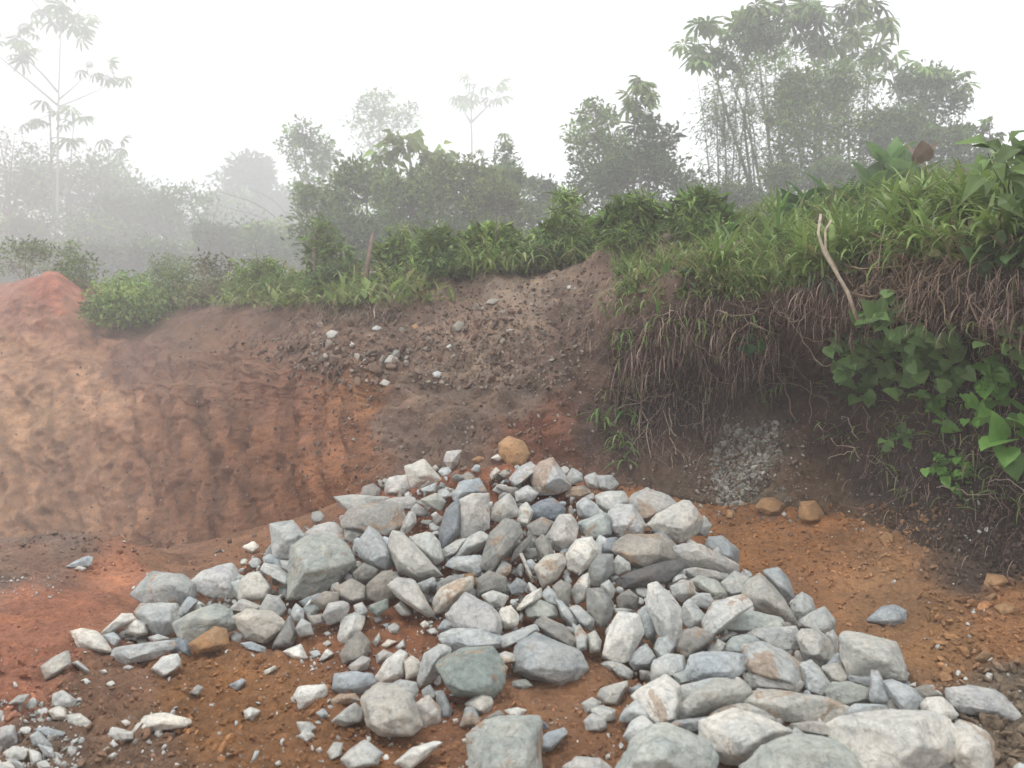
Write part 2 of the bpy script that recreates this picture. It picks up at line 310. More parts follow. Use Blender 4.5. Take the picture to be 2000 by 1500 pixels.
# smooth the columns a little so the profile corners do not show as creases
kern = np.hanning(23); kern /= kern.sum()
for k in range(7):
    for q in range(2):
        a = ctl[:, k, q]; ctl[:, k, q] = np.convolve(np.pad(a, 11, mode='edge'), kern, 'valid')
wob = 24*vnoise(np.stack([pxs/60, pxs*0, pxs*0], 1), 3)+7*vnoise(np.stack([pxs/19, pxs*0, pxs*0], 1), 4)
ctl[:, 3, 1] += wob; ctl[:, 4, 1] += wob*.5; ctl[:, 5, 1] += .5*wob
foot = ctl[:, 0].copy(); under = foot.copy(); under[:, 0] -= .12; under[:, 1] += 60
rows = [np.stack([(pxs-1000)/F*c[:, 0], c[:, 0], CH-(c[:, 1]-HY)/F*c[:, 0]], 1) for c in [under]+[ctl[:, k] for k in range(7)]]
back = ctl[:, 6].copy(); plate = []
for mY, dy in ((1.5, 4), (2.1, 7), (3.2, 9), (5.2, 10)):
    b_ = back.copy(); b_[:, 0] *= mY; b_[:, 1] += dy; plate.append(np.stack([(pxs-1000)/F*b_[:, 0], b_[:, 0], CH-(b_[:, 1]-HY)/F*b_[:, 0]], 1))
rows += plate; R_ = np.array(rows); ncol = len(pxs)
cnt = [14]+seg_n[:6]+[16, 14, 12, 10]
def catmull(Pm, P0, P1, P2, t): return .5*((2*P0)+(-Pm+P1)*t+(2*Pm-5*P0+4*P1-P2)*t*t+(-Pm+3*P0-3*P1+P2)*t**3)
BVl = []; S = []
for k in range(len(R_)-1):
    a, b = R_[k], R_[k+1]; pm = R_[max(k-1, 0)]; p2 = R_[min(k+2, len(R_)-1)]
    for j in range(cnt[k]):
        t = j/cnt[k]
        BVl.append(catmull(pm, a, b, p2, t) if 1 <= k < 7 else a+(b-a)*t); S.append(k+t)
BVl.append(R_[-1]); S.append(len(R_)-1)
BG = np.array(BVl); S = np.array(S); hB = len(BG)
tu = np.gradient(BG, axis=0); tv = np.gradient(BG, axis=1); N = np.cross(tv, tu); N /= np.maximum(np.linalg.norm(N, axis=2, keepdims=True), 1e-9)
N = np.where(N[..., 1:2] > .2, -N, N)*1.0
bp = BG.reshape(-1, 3); pxg = np.tile(pxs, (hB, 1)).ravel(); Sg = np.repeat(S, ncol)
face = np.clip(Sg-.6, 0, 1)*np.clip(5.6-Sg, 0, 1)
lf = np.clip((760-pxg)/80, 0, 1)*np.clip(4.2-Sg, 0, 1)
rt = np.clip((pxg-1120)/100, 0, 1)
D = .10*fbm(bp*.9, 3, 11)+.055*fbm(bp*3.1, 4, 13)+.03*np.abs(fbm(bp*8, 3, 15))+.012*ridged(bp*22, 2, 17)
wp = 1.3*fbm(bp*.9, 3, 91); gul = ridged(np.stack([pxg/75+bp[:, 2]*.75+wp, bp[:, 2]*.3, bp[:, 1]*.1], 1), 3, 19); D += lf*face*(.075*gul+.028*ridged(np.stack([bp[:, 0]*1.1-bp[:, 2]*1.3, bp[:, 0]*.35+bp[:, 2]*.5, bp[:, 1]*.3], 1)*2.2, 3, 67)+.05*fbm(np.stack([pxg/16+.6*bp[:, 2]+wp, bp[:, 2]*.4, bp[:, 1]*0], 1), 3, 69)+.035*fbm(np.stack([pxg/15+bp[:, 2]*1.0, bp[:, 2]*.6, bp[:, 1]*0], 1), 3, 23)+.10*np.round(1.4*fbm(np.stack([bp[:, 0]*.5, bp[:, 1]*.5, bp[:, 2]*1.1], 1), 3, 65))*.5)
D += rt*face*(.10*fbm(bp*np.array([2.4, 2.4, 1.1]), 4, 25)+.035*ridged(bp*np.array([14, 14, 4]), 2, 27))
D += (1-lf)*(1-rt)*face*(.05*fbm(bp*np.array([2, 2, 2]), 3, 61)+.09*ridged(np.stack([pxg/90+Sg*.9, Sg*1.6, Sg*0], 1), 3, 29)+.06*np.abs(fbm(bp*6, 3, 63)))
D *= np.where(Sg < .9, .3, 1); 
BV = bp+N.reshape(-1, 3)*D[:, None]
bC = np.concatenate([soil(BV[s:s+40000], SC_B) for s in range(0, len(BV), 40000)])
strk = fbm(np.stack([pxg/20+1.1*bp[:, 2]+wp, bp[:, 2]*.35, bp[:, 1]*0], 1), 4, 93); bC *= (1+lf*face*np.clip(.34*strk, -.35, .5))[:, None]
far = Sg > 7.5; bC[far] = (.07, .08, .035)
BFc = grid_faces(hB, ncol)
kf = (np.arange(len(BFc))//(ncol-1)); cut = sum(cnt[:7])
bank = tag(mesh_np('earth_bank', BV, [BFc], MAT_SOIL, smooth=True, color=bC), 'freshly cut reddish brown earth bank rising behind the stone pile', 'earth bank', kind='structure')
BVH = BVHTree.FromPolygons([tuple(v) for v in np.concatenate([GV, BV])], [tuple(f) for f in GFc.tolist()]+[tuple(f) for f in (BFc+len(GV)).tolist()])
CAM = Vector((0, 0, CH))
def ray(px, py):
    d = Vector(((px-1000)/F, 1, -(py-HY)/F)); h = BVH.ray_cast(CAM, d.normalized())
    return h[0], h[1]
def down(x, y, z0=12):
    h = BVH.ray_cast(Vector((x, y, z0)), Vector((0, 0, -1))); return h[0], h[1]
print('terrain', len(GV), len(BV))
# ------------------------------------------------------------------ the stones, one by one
TONE = dict(g=(.42, .43, .41), G=(.25, .255, .24), b=(.33, .37, .40), B=(.215, .24, .26), n=(.35, .39, .345), N=(.25, .28, .25), c=(.475, .44, .385),
            p=(.45, .41, .38), w=(.60, .60, .56), t=(.30, .255, .205), d=(.115, .115, .115), o=(.33, .20, .105))
_nt = np.array([.425, .45, .44])
for _k2 in 'bntpcg': TONE[_k2] = tuple(np.array(TONE[_k2])*.42+_nt*.58*(sum(TONE[_k2])/1.265))
TNAME = dict(g='grey', G='dark grey', b='bluish grey', B='dark slate blue', n='greenish grey', N='dark green', c='cream', p='pinkish grey', w='whitish', t='tan brown', d='blackish', o='orange brown')
# each row: tone (+r = rust stained) | short landmark name | own label : outline in crop pixels (crop offset, 1/0.3 scale)
ROWS = {(500, 850): '''
o|orange boulder at the pile's peak|rounded orange brown boulder perched at the very peak of the grey stone pile:1590,60 1650,15 1740,50 1775,120 1740,180 1650,190 1600,130
p:1225,170 1245,110 1350,100 1320,180 1270,220
c|cream block on the left shoulder|cream block with a flat top standing up on the pile's left shoulder:980,210 1095,162 1195,290 1170,310 1020,345 990,270
g:1070,350 1175,310 1160,370 1090,365
p:845,350 870,280 975,262 985,330 960,390 850,385
g|flat pale slab jutting out left|flat pale grey slab jutting out over the pile's upper left edge:525,405 610,392 840,405 860,450 640,510 570,460
p:845,430 900,410 1020,405 1045,450 1030,490 940,480
tr|big brown-faced boulder|big boulder with a shaded brown face below the jutting flat slab:570,560 640,470 850,445 930,480 960,560 860,660 700,620 590,600
p:960,560 990,510 1030,505 1040,570 990,630 930,650
g|square block on the left edge|square grey block on the pile's left edge behind the greenish boulder:105,590 235,568 310,660 260,790 120,790
p:325,640 400,590 500,570 570,640 580,700 440,670 340,670
g:585,620 730,600 740,650 640,700 590,680
n|big greenish pointed boulder|big pale green boulder tapering to a point at its lower left:250,740 340,680 470,668 645,745 640,820 500,950 400,1030 220,1050 245,900
b:665,730 740,610 800,650 850,730 900,800 840,870 770,850 680,790
c|cream triangular boulder|cream and tan triangular boulder sloping down right in the pile's middle left:870,720 900,640 960,655 1080,780 1190,900 1050,930 930,880 900,800
g:1000,665 1130,640 1190,700 1215,800 1160,830 1070,750
b:1280,400 1330,310 1450,285 1490,370 1400,390 1340,410 1290,430
B:1195,640 1240,490 1320,420 1330,520 1320,640 1220,730
p|upright pale block|upright pale block with straight sides leaning on the dark slate slab:1325,430 1400,400 1505,400 1510,600 1430,640 1340,670
g:1290,800 1370,680 1450,635 1525,680 1480,730 1380,790 1300,810
G|tall dark slanting stone|tall dark grey stone slanting down left in the centre of the pile:1530,640 1610,560 1700,590 1720,640 1660,740 1540,870 1475,830 1530,720
g:1225,740 1300,690 1370,670 1300,770 1240,790
g:1240,850 1290,800 1450,785 1480,850 1440,900 1300,870
c:1530,500 1560,450 1640,390 1690,440 1700,520 1600,560 1520,540
p:1690,370 1770,330 1830,380 1790,430 1700,430
p:1655,280 1720,210 1780,180 1830,220 1740,300 1690,330
pr|rusty cluster stone below the peak|knobbly pinkish stone with rust stains just below the pile's peak:1790,290 1830,200 1930,160 2000,260 2040,330 1960,380 1850,380
g:1700,570 1720,470 1760,440 1800,500 1770,590
B|dark hooked stone|dark slate stone curving like a hook below the rusty knobbly stone:1760,500 1850,430 1930,415 2000,480 1990,560 1900,520 1800,540
t:1770,590 1860,540 1930,570 1890,660 1800,650
G:1650,830 1680,740 1780,655 1790,690 1700,800
c:1715,780 1740,780 1810,940 1790,950
g:1565,900 1600,820 1660,850 1655,890 1620,920
G:1445,940 1520,890 1620,930 1625,1020 1540,1020 1450,1050
B:1650,990 1700,930 1760,970 1730,1030 1670,1030
c:1475,1040 1540,1015 1640,1050 1600,1110 1520,1120
w|round white cobble|smooth round white cobble in the middle of the pile:1575,1190 1600,1130 1660,1115 1715,1180 1690,1240 1620,1255
w:1700,1130 1760,1050 1850,1000 1850,1060 1780,1110 1720,1140
cr:1160,1090 1200,1010 1290,960 1400,930 1390,1010 1300,1080 1260,1130 1170,1160
t:1190,960 1260,920 1350,910 1380,940 1280,980 1180,1010
o:1360,910 1410,900 1440,960 1410,1000 1370,950
c:870,980 930,935 1030,950 1070,1040 1150,1160 1100,1170 1000,1080 920,1050
g:1040,970 1160,925 1165,980 1080,1030
t:640,900 700,840 790,880 760,940 700,970 650,950
t:520,1000 620,940 700,990 720,1060 620,1090 540,1050
t:720,980 820,900 880,890 910,970 900,1060 800,1080 730,1050
N|flat teal stone|flat teal stone lying on brown soil in the pile's left half:745,1110 850,1070 855,1130 790,1175 750,1150
p:440,1180 480,1100 590,1080 610,1130 560,1200 480,1230
w|tall white stone on the left slope|tall smooth whitish stone standing on the brown soil of the left slope:540,1300 570,1180 650,1145 700,1190 690,1260 600,1350 550,1340
c:640,1110 690,1090 730,1150 700,1180 650,1150
g:160,820 230,820 250,870 210,890 170,860
g:10,880 50,840 130,850 230,930 230,1000 160,970 60,910
b:50,800 90,775 160,820 150,850 60,840
b:30,1130 80,1040 150,1060 190,1130 150,1180 60,1160
g:230,1150 260,1100 310,1140 310,1200 250,1210
t:370,1080 450,1020 530,1030 530,1090 430,1130
g:260,1260 300,1200 350,1230 370,1290 290,1310
t:340,1180 440,1165 440,1220 370,1240
t:170,1260 220,1180 260,1300 230,1370 100,1390
p|fractured grey boulder|fractured pinkish grey boulder with thin layers above the layered slab:1250,1170 1330,1130 1370,1040 1440,1080 1520,1120 1580,1200 1570,1290 1400,1270 1300,1250
g|layered slab|wide layered grey slab lying on top of the dark green boulder:1200,1310 1300,1270 1450,1265 1560,1290 1630,1370 1500,1390 1330,1400 1240,1360
n:1760,1140 1850,1075 1940,1120 1960,1180 1880,1200 1780,1180
g:1400,230 1430,190 1460,200 1450,240
or:1405,160 1450,138 1500,150 1440,185
w:1530,150 1570,125 1605,145 1580,170
c:1520,260 1560,210 1590,240 1540,290
t:1570,250 1620,225 1660,250 1620,280
p:1540,360 1580,320 1640,330 1590,380
g:1140,220 1170,190 1190,220 1165,240
n:1080,420 1170,380 1230,430 1200,490 1110,450
w:1140,520 1170,500 1200,530 1165,550
''', (1000, 850): '''
g:350,290 395,212 450,250 460,300 380,320
g:470,270 540,248 580,290 560,350 500,340
g:560,270 650,265 690,320 640,370 570,340
tr:350,350 460,330 510,375 430,410 360,400
g:550,400 620,370 720,370 750,430 700,480 620,500 560,450
p|big pale boulder on the right shoulder|big pale flat-faced boulder on the pile's upper right shoulder:755,440 800,390 880,355 1000,400 1055,450 960,500 900,560 850,560 770,470
c|large cream boulder on the right edge|large rounded cream boulder overhanging the pile's upper right edge:905,580 960,520 1110,435 1200,450 1245,510 1200,620 1100,690 980,640
p:1200,560 1250,530 1295,590 1260,650 1180,640
p:630,520 690,460 780,470 860,590 830,640 720,660 650,620
c:425,450 460,405 530,440 600,520 530,550 440,530
n:440,570 520,540 600,510 640,570 640,640 540,670 470,650
p:230,660 310,530 380,530 430,600 400,700 330,740 250,720
w:360,780 420,690 510,675 550,740 520,840 430,890 370,860
cr|cream block with a rusty left corner|cream block with a rusty left corner in the centre of the pile:155,860 220,790 320,775 350,830 290,930 210,980
G:150,700 200,650 260,720 270,780 190,800
B:580,680 680,670 680,780 590,770
tr|rust-topped slab|thick brown slab with a rusty top face right of the pile's centre:675,710 760,655 960,660 1050,720 1030,800 880,850 780,830 690,760
d|black flat slab|flat black slab lying directly beneath the rust-topped slab:670,940 880,860 1060,820 1095,870 1000,950 880,980 740,990 680,960
p|long pinkish slab|long pinkish slab lying between the rust-topped slab and the orange dirt:1040,740 1120,715 1230,720 1450,840 1450,890 1300,880 1130,860 1050,800
b|bluish block at the right edge|bluish block on the pile's right edge at the end of the pinkish slab:1265,720 1290,670 1370,665 1460,740 1460,830 1330,800
g:1130,720 1150,670 1220,715
g:930,640 1020,630 1050,690 960,680
g:650,850 690,785 760,830 770,880 680,910
G:500,880 560,780 650,790 650,890 570,980 520,970
cr|cream shard with an orange heart|cream shard with an orange rust heart standing upright in the pile:385,1020 440,940 490,895 505,960 480,1060 420,1095
g:580,980 630,945 670,1010 640,1070 590,1030
b:330,920 360,905 390,950 360,980
G:270,990 320,950 380,980 370,1090 300,1110
g:190,1040 240,990 300,1050 310,1120 230,1100
g:290,1080 330,1090 430,1200 400,1250 330,1190
g:375,1130 430,1110 530,1200 510,1270 440,1220
G:490,1010 600,1010 660,1080 640,1180 580,1250 500,1130
G:680,1060 760,1010 820,1060 810,1130 690,1120
c|tall pale upright stone|tall pale stone standing upright below the black flat slab:885,1110 900,1000 950,975 1040,1060 1095,1140 1095,1280 1060,1370 960,1300
g:825,1170 870,1115 940,1130 970,1200 960,1270 880,1320 830,1260
w|big white block|big white block with straight sides in the lower centre of the pile:605,1420 640,1240 700,1170 820,1190 840,1300 760,1450 690,1470
g:410,1260 440,1240 490,1310 480,1390 420,1400
g:495,1300 540,1280 580,1340 570,1400 510,1410
t|mottled tan boulder|smooth mottled tan boulder behind the big two-humped grey boulder:160,1230 210,1185 330,1240 410,1330 410,1400 260,1330
cr:1035,990 1100,940 1180,960 1190,1030 1110,1080 1050,1040
g:1040,900 1090,880 1140,930 1050,970
p:1120,880 1200,865 1340,890 1380,940 1230,940 1150,930
n:1170,950 1220,920 1330,950 1390,1030 1350,1070 1210,990
g:1370,960 1450,895 1550,940 1520,1020 1420,1050 1380,1010
g:1340,890 1420,900 1400,950
g:1165,1070 1210,1035 1280,1030 1315,1090 1280,1130 1190,1110
g:1110,1220 1120,1110 1160,1075 1245,1170 1240,1230 1160,1255
wr|white block with an orange spot|whitish block with a small orange spot left of the cone-shaped boulder:1250,1200 1320,1090 1500,1055 1540,1120 1440,1170 1370,1260 1300,1310 1255,1270
c|cone-shaped boulder|big cone-shaped pale boulder with a ridge on the pile's right flank:1505,1050 1540,970 1620,915 1700,1000 1790,1100 1870,1250 1740,1210 1560,1150
b:1640,890 1740,875 1800,940 1830,1050 1800,1110 1700,990
g:1820,1090 1890,1030 1950,1070 1970,1150 1900,1210 1830,1170
n:1390,1250 1450,1190 1540,1150 1720,1190 1765,1250 1650,1290 1480,1290 1400,1270
t:1085,1400 1120,1280 1200,1255 1300,1310 1270,1360 1140,1440
g:930,1390 960,1310 1010,1300 1060,1370 1020,1440 960,1450
G:1330,1330 1430,1280 1470,1290 1380,1350
g:1300,1400 1340,1330 1390,1360 1360,1420
g:660,1130 720,1125 790,1140 760,1165 680,1165
''', (1000, 1150): '''
n:1370,400 1440,320 1540,300 1620,350 1560,420 1500,430 1400,420
c|cream wedge slab|cream wedge slab lying flat below the cone-shaped boulder:1545,300 1600,270 1830,250 1865,330 1840,400 1760,410 1620,350
gr|long rusty-edged slab|long grey slab with a rusty upper edge behind the orange-rimmed block:1510,500 1530,380 1620,350 1760,410 1850,480 1890,600 1860,660 1560,560
cr|orange-rimmed block|pale block with orange rust rims under the long rusty-edged slab:1505,610 1560,540 1620,500 1760,520 1870,610 1840,670 1740,665 1600,650 1520,630
b|wide bluish boulder|wide low bluish boulder left of the orange-rimmed block:1145,540 1180,440 1260,425 1400,410 1500,440 1510,520 1440,580 1300,590 1160,590
g:770,480 810,400 870,365 930,450 900,510 800,520
g:930,470 1010,430 1110,440 1130,520 1040,570 960,540
b:890,560 1000,540 1060,590 950,600
n:1050,560 1130,530 1150,600 1090,620
g:585,490 640,460 725,465 670,520 640,530
g:665,530 710,490 790,540 770,590 700,570
b|big two-humped grey boulder|big two-humped bluish grey boulder sitting on brown soil, bottom centre:25,470 60,350 160,300 270,350 290,400 420,410 470,510 420,570 300,610 130,570 40,530
n:5,600 100,590 125,630 70,655 10,640
g:565,700 590,650 740,605 745,630 690,680 680,760 600,750
b:750,660 830,620 850,640 790,690
c:455,750 520,710 575,740 560,790 490,810
c:520,790 590,760 665,790 660,850 570,870
c|knobbly cream stone on the soil|knobbly cream stone on brown soil left of the big white boulder:475,860 520,820 600,850 610,900 550,935 490,920
wr|white boulder with a rusty corner|big white boulder with a rusty upper left corner beside brown soil:795,700 880,640 1000,575 1080,640 1095,740 1060,860 950,900 880,800
g:1080,640 1280,590 1400,590 1290,640 1150,720 1100,750
g|rounded grey boulder among the large ones|large rounded grey boulder right of the white boulder with the rusty corner:1085,790 1190,680 1330,600 1480,600 1530,680 1450,750 1260,780 1130,850
g:705,860 740,790 810,730 880,800 930,890 850,860 770,850
w:730,960 780,860 850,830 920,890 830,940 780,1000
cr:1260,860 1390,760 1540,750 1640,790 1715,860 1640,830 1440,800
n|blue-green boulder at the bottom edge|huge blue-green boulder cut off by the bottom edge, left of two:690,1190 800,1000 900,920 1000,900 1130,950 1250,1020 1290,1100 1280,1240 900,1300 660,1280
cr:1000,900 1080,860 1250,850 1330,830 1250,930 1130,950
w|big stained white boulder|big whitish boulder with tan stains between the two blue-green boulders:1250,870 1440,800 1560,830 1700,880 1780,930 1540,1130 1400,1120 1290,1040 1250,950
p:350,1160 430,1100 560,1110 640,1170 600,1230 400,1240
''', (1400, 1050): '''
c|pink-tinged cream block|chunky pink-tinged cream block right of the cream wedge slab:530,650 560,605 660,610 740,680 770,780 710,830 600,800 560,740
cr|long cream slab with rust|long cream slab with rust along its top below the orange-rimmed block:180,1060 270,1010 380,1005 680,1045 820,1110 800,1200 740,1230 560,1190 400,1180 330,1120
g|big flat-faced slab on the right|big pale slab with one broad flat face on the far right flank:795,650 830,615 1000,680 1150,690 1180,780 1225,870 1210,920 1130,940 870,880 830,770
b|lone stone on orange dirt|lone bluish grey stone lying apart on the orange dirt at right:980,540 1080,455 1150,445 1220,480 1225,550 1160,570 1050,545
g:535,550 640,480 700,460 765,540 760,600 700,630 600,590
c:710,630 760,610 790,660 780,780 740,690
g:680,840 800,820 870,920 820,960 750,930
g|stone with a bright facet|dark grey stone with one bright white facet beside the orange-rimmed block:530,840 620,810 680,870 740,950 740,1000 690,1040 590,1000 550,920
g:860,900 990,900 1020,940 980,980 870,940
n:720,1010 760,950 860,945 1010,990 1010,1060 830,1110 740,1060
b|lavender shard|lavender grey shard with a thin upright point under the flat-faced slab:1000,1060 1010,880 1050,880 1100,980 1160,1080 1090,1090
g:1095,950 1150,935 1280,990 1340,1080 1300,1140 1210,1130 1130,1020
t:1280,990 1360,960 1460,1030 1340,1070
wr:1335,1090 1370,1050 1480,1040 1560,1150 1490,1200 1350,1130
g:840,1120 900,1085 1080,1090 1150,1130 860,1170
p|flat stone at the right edge of the pile|flat pinkish stone with a sharp right tip lying on dirt, far right:1500,1060 1510,990 1680,975 1820,1000 1950,1150 1920,1185 1740,1160 1600,1130
w|huge white boulder|huge white boulder with small rust spots, widest of the foreground boulders:750,1230 850,1180 1080,1150 1340,1150 1480,1190 1550,1280 1520,1420 1380,1500 1100,1620 900,1600 780,1350
wr|white boulder beside the huge one|faceted white boulder with rusty top standing right of the huge white boulder:1520,1350 1560,1230 1610,1185 1720,1240 1800,1340 1800,1480 1700,1550 1540,1480
n|blue-green boulder with a ridge|huge blue-green boulder with a sloping ridge at the bottom edge, right of two:190,1480 330,1370 530,1280 700,1310 870,1400 960,1500 900,1700 300,1700
p:480,1220 600,1200 720,1210 830,1310 620,1280 490,1250
g:1390,1500 1480,1450 1570,1440 1590,1500 1500,1560
w:1930,1500 1970,1465 2050,1500 2000,1550
w|white pebble on the dirt|small bright white pebble on brown dirt at the far right:1745,910 1760,880 1795,890 1790,925 1760,930
o:1745,300 1770,240 1860,250 1890,290 1840,320 1760,320
o:1810,450 1880,425 1960,460 1950,500 1860,500
o:1740,400 1800,360 1820,380 1770,430
o:1680,790 1740,740 1800,760 1790,800 1720,815
''', (1400, 650): '''
o|orange boulder at the bank foot|rounded orange boulder at the bank foot under the grey rock patch:250,1130 300,1085 360,1075 430,1120 420,1180 330,1190
o:540,1200 550,1110 640,1100 690,1180 680,1220 600,1240
o:60,1200 70,1150 110,1160 110,1210
c:420,1180 440,1165 460,1185 440,1200
o:1060,1340 1100,1300 1150,1320 1150,1370 1090,1380
''', (0, 1050): '''
b|bluish boulder on the left arm|big bluish boulder at the back of the pile's left arm:880,370 940,290 1010,235 1180,255 1270,320 1290,400 1240,430 1130,450 960,430
p|smooth pinkish boulder|smooth pinkish tan boulder right of the bluish boulder on the left arm:1250,290 1310,230 1490,180 1560,220 1550,360 1480,390 1340,370 1280,330
c:1560,290 1620,240 1690,225 1760,330 1720,400 1560,400
g:895,490 930,440 1040,445 1150,440 1165,520 1140,600 1040,640 960,590
n|pale greenish slab on the left arm|broad pale greenish slab in the middle of the pile's left arm:1140,560 1250,500 1400,440 1480,470 1540,600 1400,600 1260,680 1200,670
o|orange tan chunk|orange tan angular chunk at the foot of the pale greenish slab:1240,690 1330,650 1390,590 1470,600 1480,690 1420,720 1300,750
c|cream block over a dark gap|cream block with a crisp right edge over a dark gap, left arm:1530,520 1620,480 1760,490 1855,560 1830,620 1740,680 1610,650
b:1160,480 1230,380 1290,410 1230,490 1180,520
c:1480,470 1580,400 1700,450 1680,475 1560,480
w|whitish stone ending the left arm|smooth whitish stone at the very left end of the pile on red earth:475,620 540,600 630,615 680,670 720,740 640,745 520,715
w:660,620 740,560 790,500 850,500 880,530 800,540 700,630
w:820,560 870,530 940,560 955,620 900,640 820,620
g:670,640 740,620 780,660 750,710 690,670
c:750,770 770,720 960,690 1110,670 1120,720 1000,780 840,820
B:1110,740 1160,660 1220,680 1240,770 1150,750
w:970,650 1030,630 1110,660 1000,685
p:1240,450 1290,435 1330,470 1280,490
w|white knobbly stone below the left arm|white knobbly stone on brown soil just below the pile's left arm:995,850 1060,780 1150,765 1180,830 1090,880 1060,905
b|long stone on the red mound|long bluish stone resting on top of the red earth mound:430,190 500,150 580,115 605,130 590,180 520,190
w:475,210 520,185 560,200 540,220
w:1580,60 1650,25 1685,60 1640,100
w|flat white shard in the brown soil|flat white shard with a pointed right tip in brown soil, lower left:865,1270 950,1160 1060,1145 1240,1190 1200,1230 1050,1250 940,1250
w:1590,1130 1640,1100 1690,1130 1640,1190 1600,1180
w:445,1160 520,1150 585,1200 570,1240 500,1240 450,1200
c:340,1030 410,1000 490,1060 470,1100 350,1090
w:325,1130 380,1095 440,1120 430,1180 350,1180
c:710,1280 760,1240 860,1270 860,1310 760,1330
g:235,1250 300,1235 420,1270 400,1290 310,1300
g:200,1300 250,1260 330,1350 320,1390 220,1350
p:0,1230 90,1230 110,1340 30,1370 -30,1330
w:30,1400 90,1360 180,1380 150,1440 60,1450
w:190,1380 260,1400 270,1460 210,1490
w:250,1350 340,1370 350,1440 290,1420
w:0,1470 60,1460 100,1500 20,1520
w:240,1470 300,1450 330,1500 260,1520
c:270,840 340,790 440,740 450,830 350,900 300,920
w:470,820 510,805 580,860 560,890 520,850
w:790,1195 820,1185 855,1205 820,1230
w:710,1340 740,1325 770,1350 740,1370
w:695,1430 740,1400 770,1410 730,1450
c:1220,1010 1290,960 1320,980 1290,1030
b:1490,960 1580,920 1600,940 1540,1000
w:1715,870 1790,835 1795,860 1745,890
b:1575,690 1640,680 1730,720 1720,750 1620,730
c:60,1080 120,1030 190,1020 150,1080
g:1630,1470 1660,1390 1690,1385 1660,1470
w:1790,1470 1820,1450 1830,1480 1800,1490
w:530,930 560,915 590,940 560,960
w:690,950 730,930 750,950 715,975
w:650,870 685,860 700,880 670,895
c:800,850 840,830 870,845 840,865
''', (500, 1150): '''
w:185,410 290,365 330,450 290,460 240,450
g:350,410 400,400 420,430 370,450
w:410,470 460,390 505,425 440,465
w:440,290 470,275 490,295 460,310
w:430,360 465,335 490,355 460,380
w:50,550 120,500 130,520 70,560
t:555,430 600,340 680,280 735,350 720,430 640,470 570,480
p:600,510 690,440 740,460 720,520 650,545
c:755,350 800,290 810,330 780,375
w:815,370 860,330 915,345 850,385
p:780,440 830,400 900,430 860,460 790,490
c:910,380 960,330 970,380 930,400
c:860,250 900,220 935,250 920,290 870,290
b:820,230 870,225 860,265
c:760,190 810,175 820,210 780,220
w:1070,230 1100,205 1130,240 1090,255
w:1110,270 1160,255 1190,290 1140,300
b:1180,260 1220,200 1300,190 1330,220 1280,290
g:900,120 950,85 1020,170 950,170
w|white boulder left of the pale wedge|smooth white boulder behind the big cream block, lower centre:780,580 850,470 930,410 975,430 965,560 900,600 800,610
c:970,480 1010,440 1060,470 1060,550 980,590
g|pale leaning wedge|pale wedge leaning against the left side of the dark green boulder:1060,580 1100,430 1190,375 1265,390 1240,470 1150,600 1080,620
Nr|dark green boulder|big dark green boulder under the layered slab, rusty on its left:1200,500 1290,410 1530,400 1600,520 1580,640 1530,690 1300,680 1220,620
b|wide grey boulder above the tan ring|wide bluish grey boulder left of the big cream block, lower centre:500,620 520,560 650,545 740,560 765,610 680,680 560,680 500,650
w|squarish white stone on the soil|squarish white stone sitting alone on brown soil, lower left centre:250,700 280,640 440,630 460,690 370,750 290,785
tr:490,720 550,690 640,685 670,730 580,740 510,760
c:500,860 580,790 640,750 695,800 680,860 580,890
c|big cream block|big cream block with a bright top and two shaded faces, lower centre:700,690 800,620 890,620 1000,700 1055,870 1000,930 830,935 740,880
g:890,620 930,590 1040,610 1050,660 1020,720 960,670
p:1030,760 1120,700 1190,780 1195,860 1080,910 1045,850
b:1080,660 1130,630 1170,680 1160,720 1090,700
B:1170,680 1220,670 1275,790 1260,830 1200,830
g:1330,900 1370,770 1420,780 1465,880 1400,900
c:1370,750 1450,690 1490,660 1540,740 1520,810 1430,810
t:1500,840 1580,790 1620,820 1550,860
w:1620,790 1700,775 1755,790 1720,830 1650,820
nr|large grey boulder at the bottom centre|large flat-fronted greenish grey boulder at the bottom centre, rusty along its top:1390,960 1510,870 1640,850 1830,850 1835,1000 1820,1220 1600,1280 1420,1230 1410,1060
B:1820,870 1870,860 1910,910 1850,920
b:1820,1010 1900,940 2000,910 2020,940 1920,1050 1850,1055
g|grey stone near the bottom edge|angular grey stone on brown soil near the bottom edge, left centre:560,1110 620,1050 710,990 800,1070 780,1140 620,1170
w|flat oval white stone|flat oval cream white stone lying at the bottom edge:910,1130 1020,1040 1150,1000 1195,1010 1100,1100 1000,1180
c:270,870 350,870 390,900 340,950 290,930
g:470,1060 510,1000 560,1010 550,1080 490,1110
w:390,1050 420,1030 430,1060 410,1070
g:390,810 440,780 470,820 430,850
w:1340,980 1370,970 1390,1000 1350,1010
w:1280,850 1310,845 1320,870 1290,880
pr:1565,440 1620,410 1690,430 1700,470 1600,500
g:1600,310 1800,240 1830,280 1690,340 1620,380
c:330,900 380,960 330,1000 280,960
''', (600, 480): '''
G|grey stone on the scree|rounded grey stone lying halfway up the gravelly slope behind the pile:945,530 985,490 1020,505 1015,545 970,560
w|white stone on the slope|small white stone on the slope above the red cut face:255,640 280,625 310,640 300,660 265,660
c:815,830 850,815 885,835 860,860 830,858
c|pale stone on the crest|pale angular stone on the crest of the gravelly spoil slope:1150,150 1200,115 1260,125 1270,160 1200,175
g:125,570 160,550 200,565 180,600 140,605
t:545,720 570,680 605,690 600,730 560,750
g:500,760 540,710 590,730 560,775
o:680,520 710,510 730,535 700,550
p:1690,265 1715,255 1720,280 1695,285
g:900,660 930,640 945,660 920,675
t:1160,375 1200,340 1250,350 1220,385
w:1270,425 1285,418 1290,435 1275,438
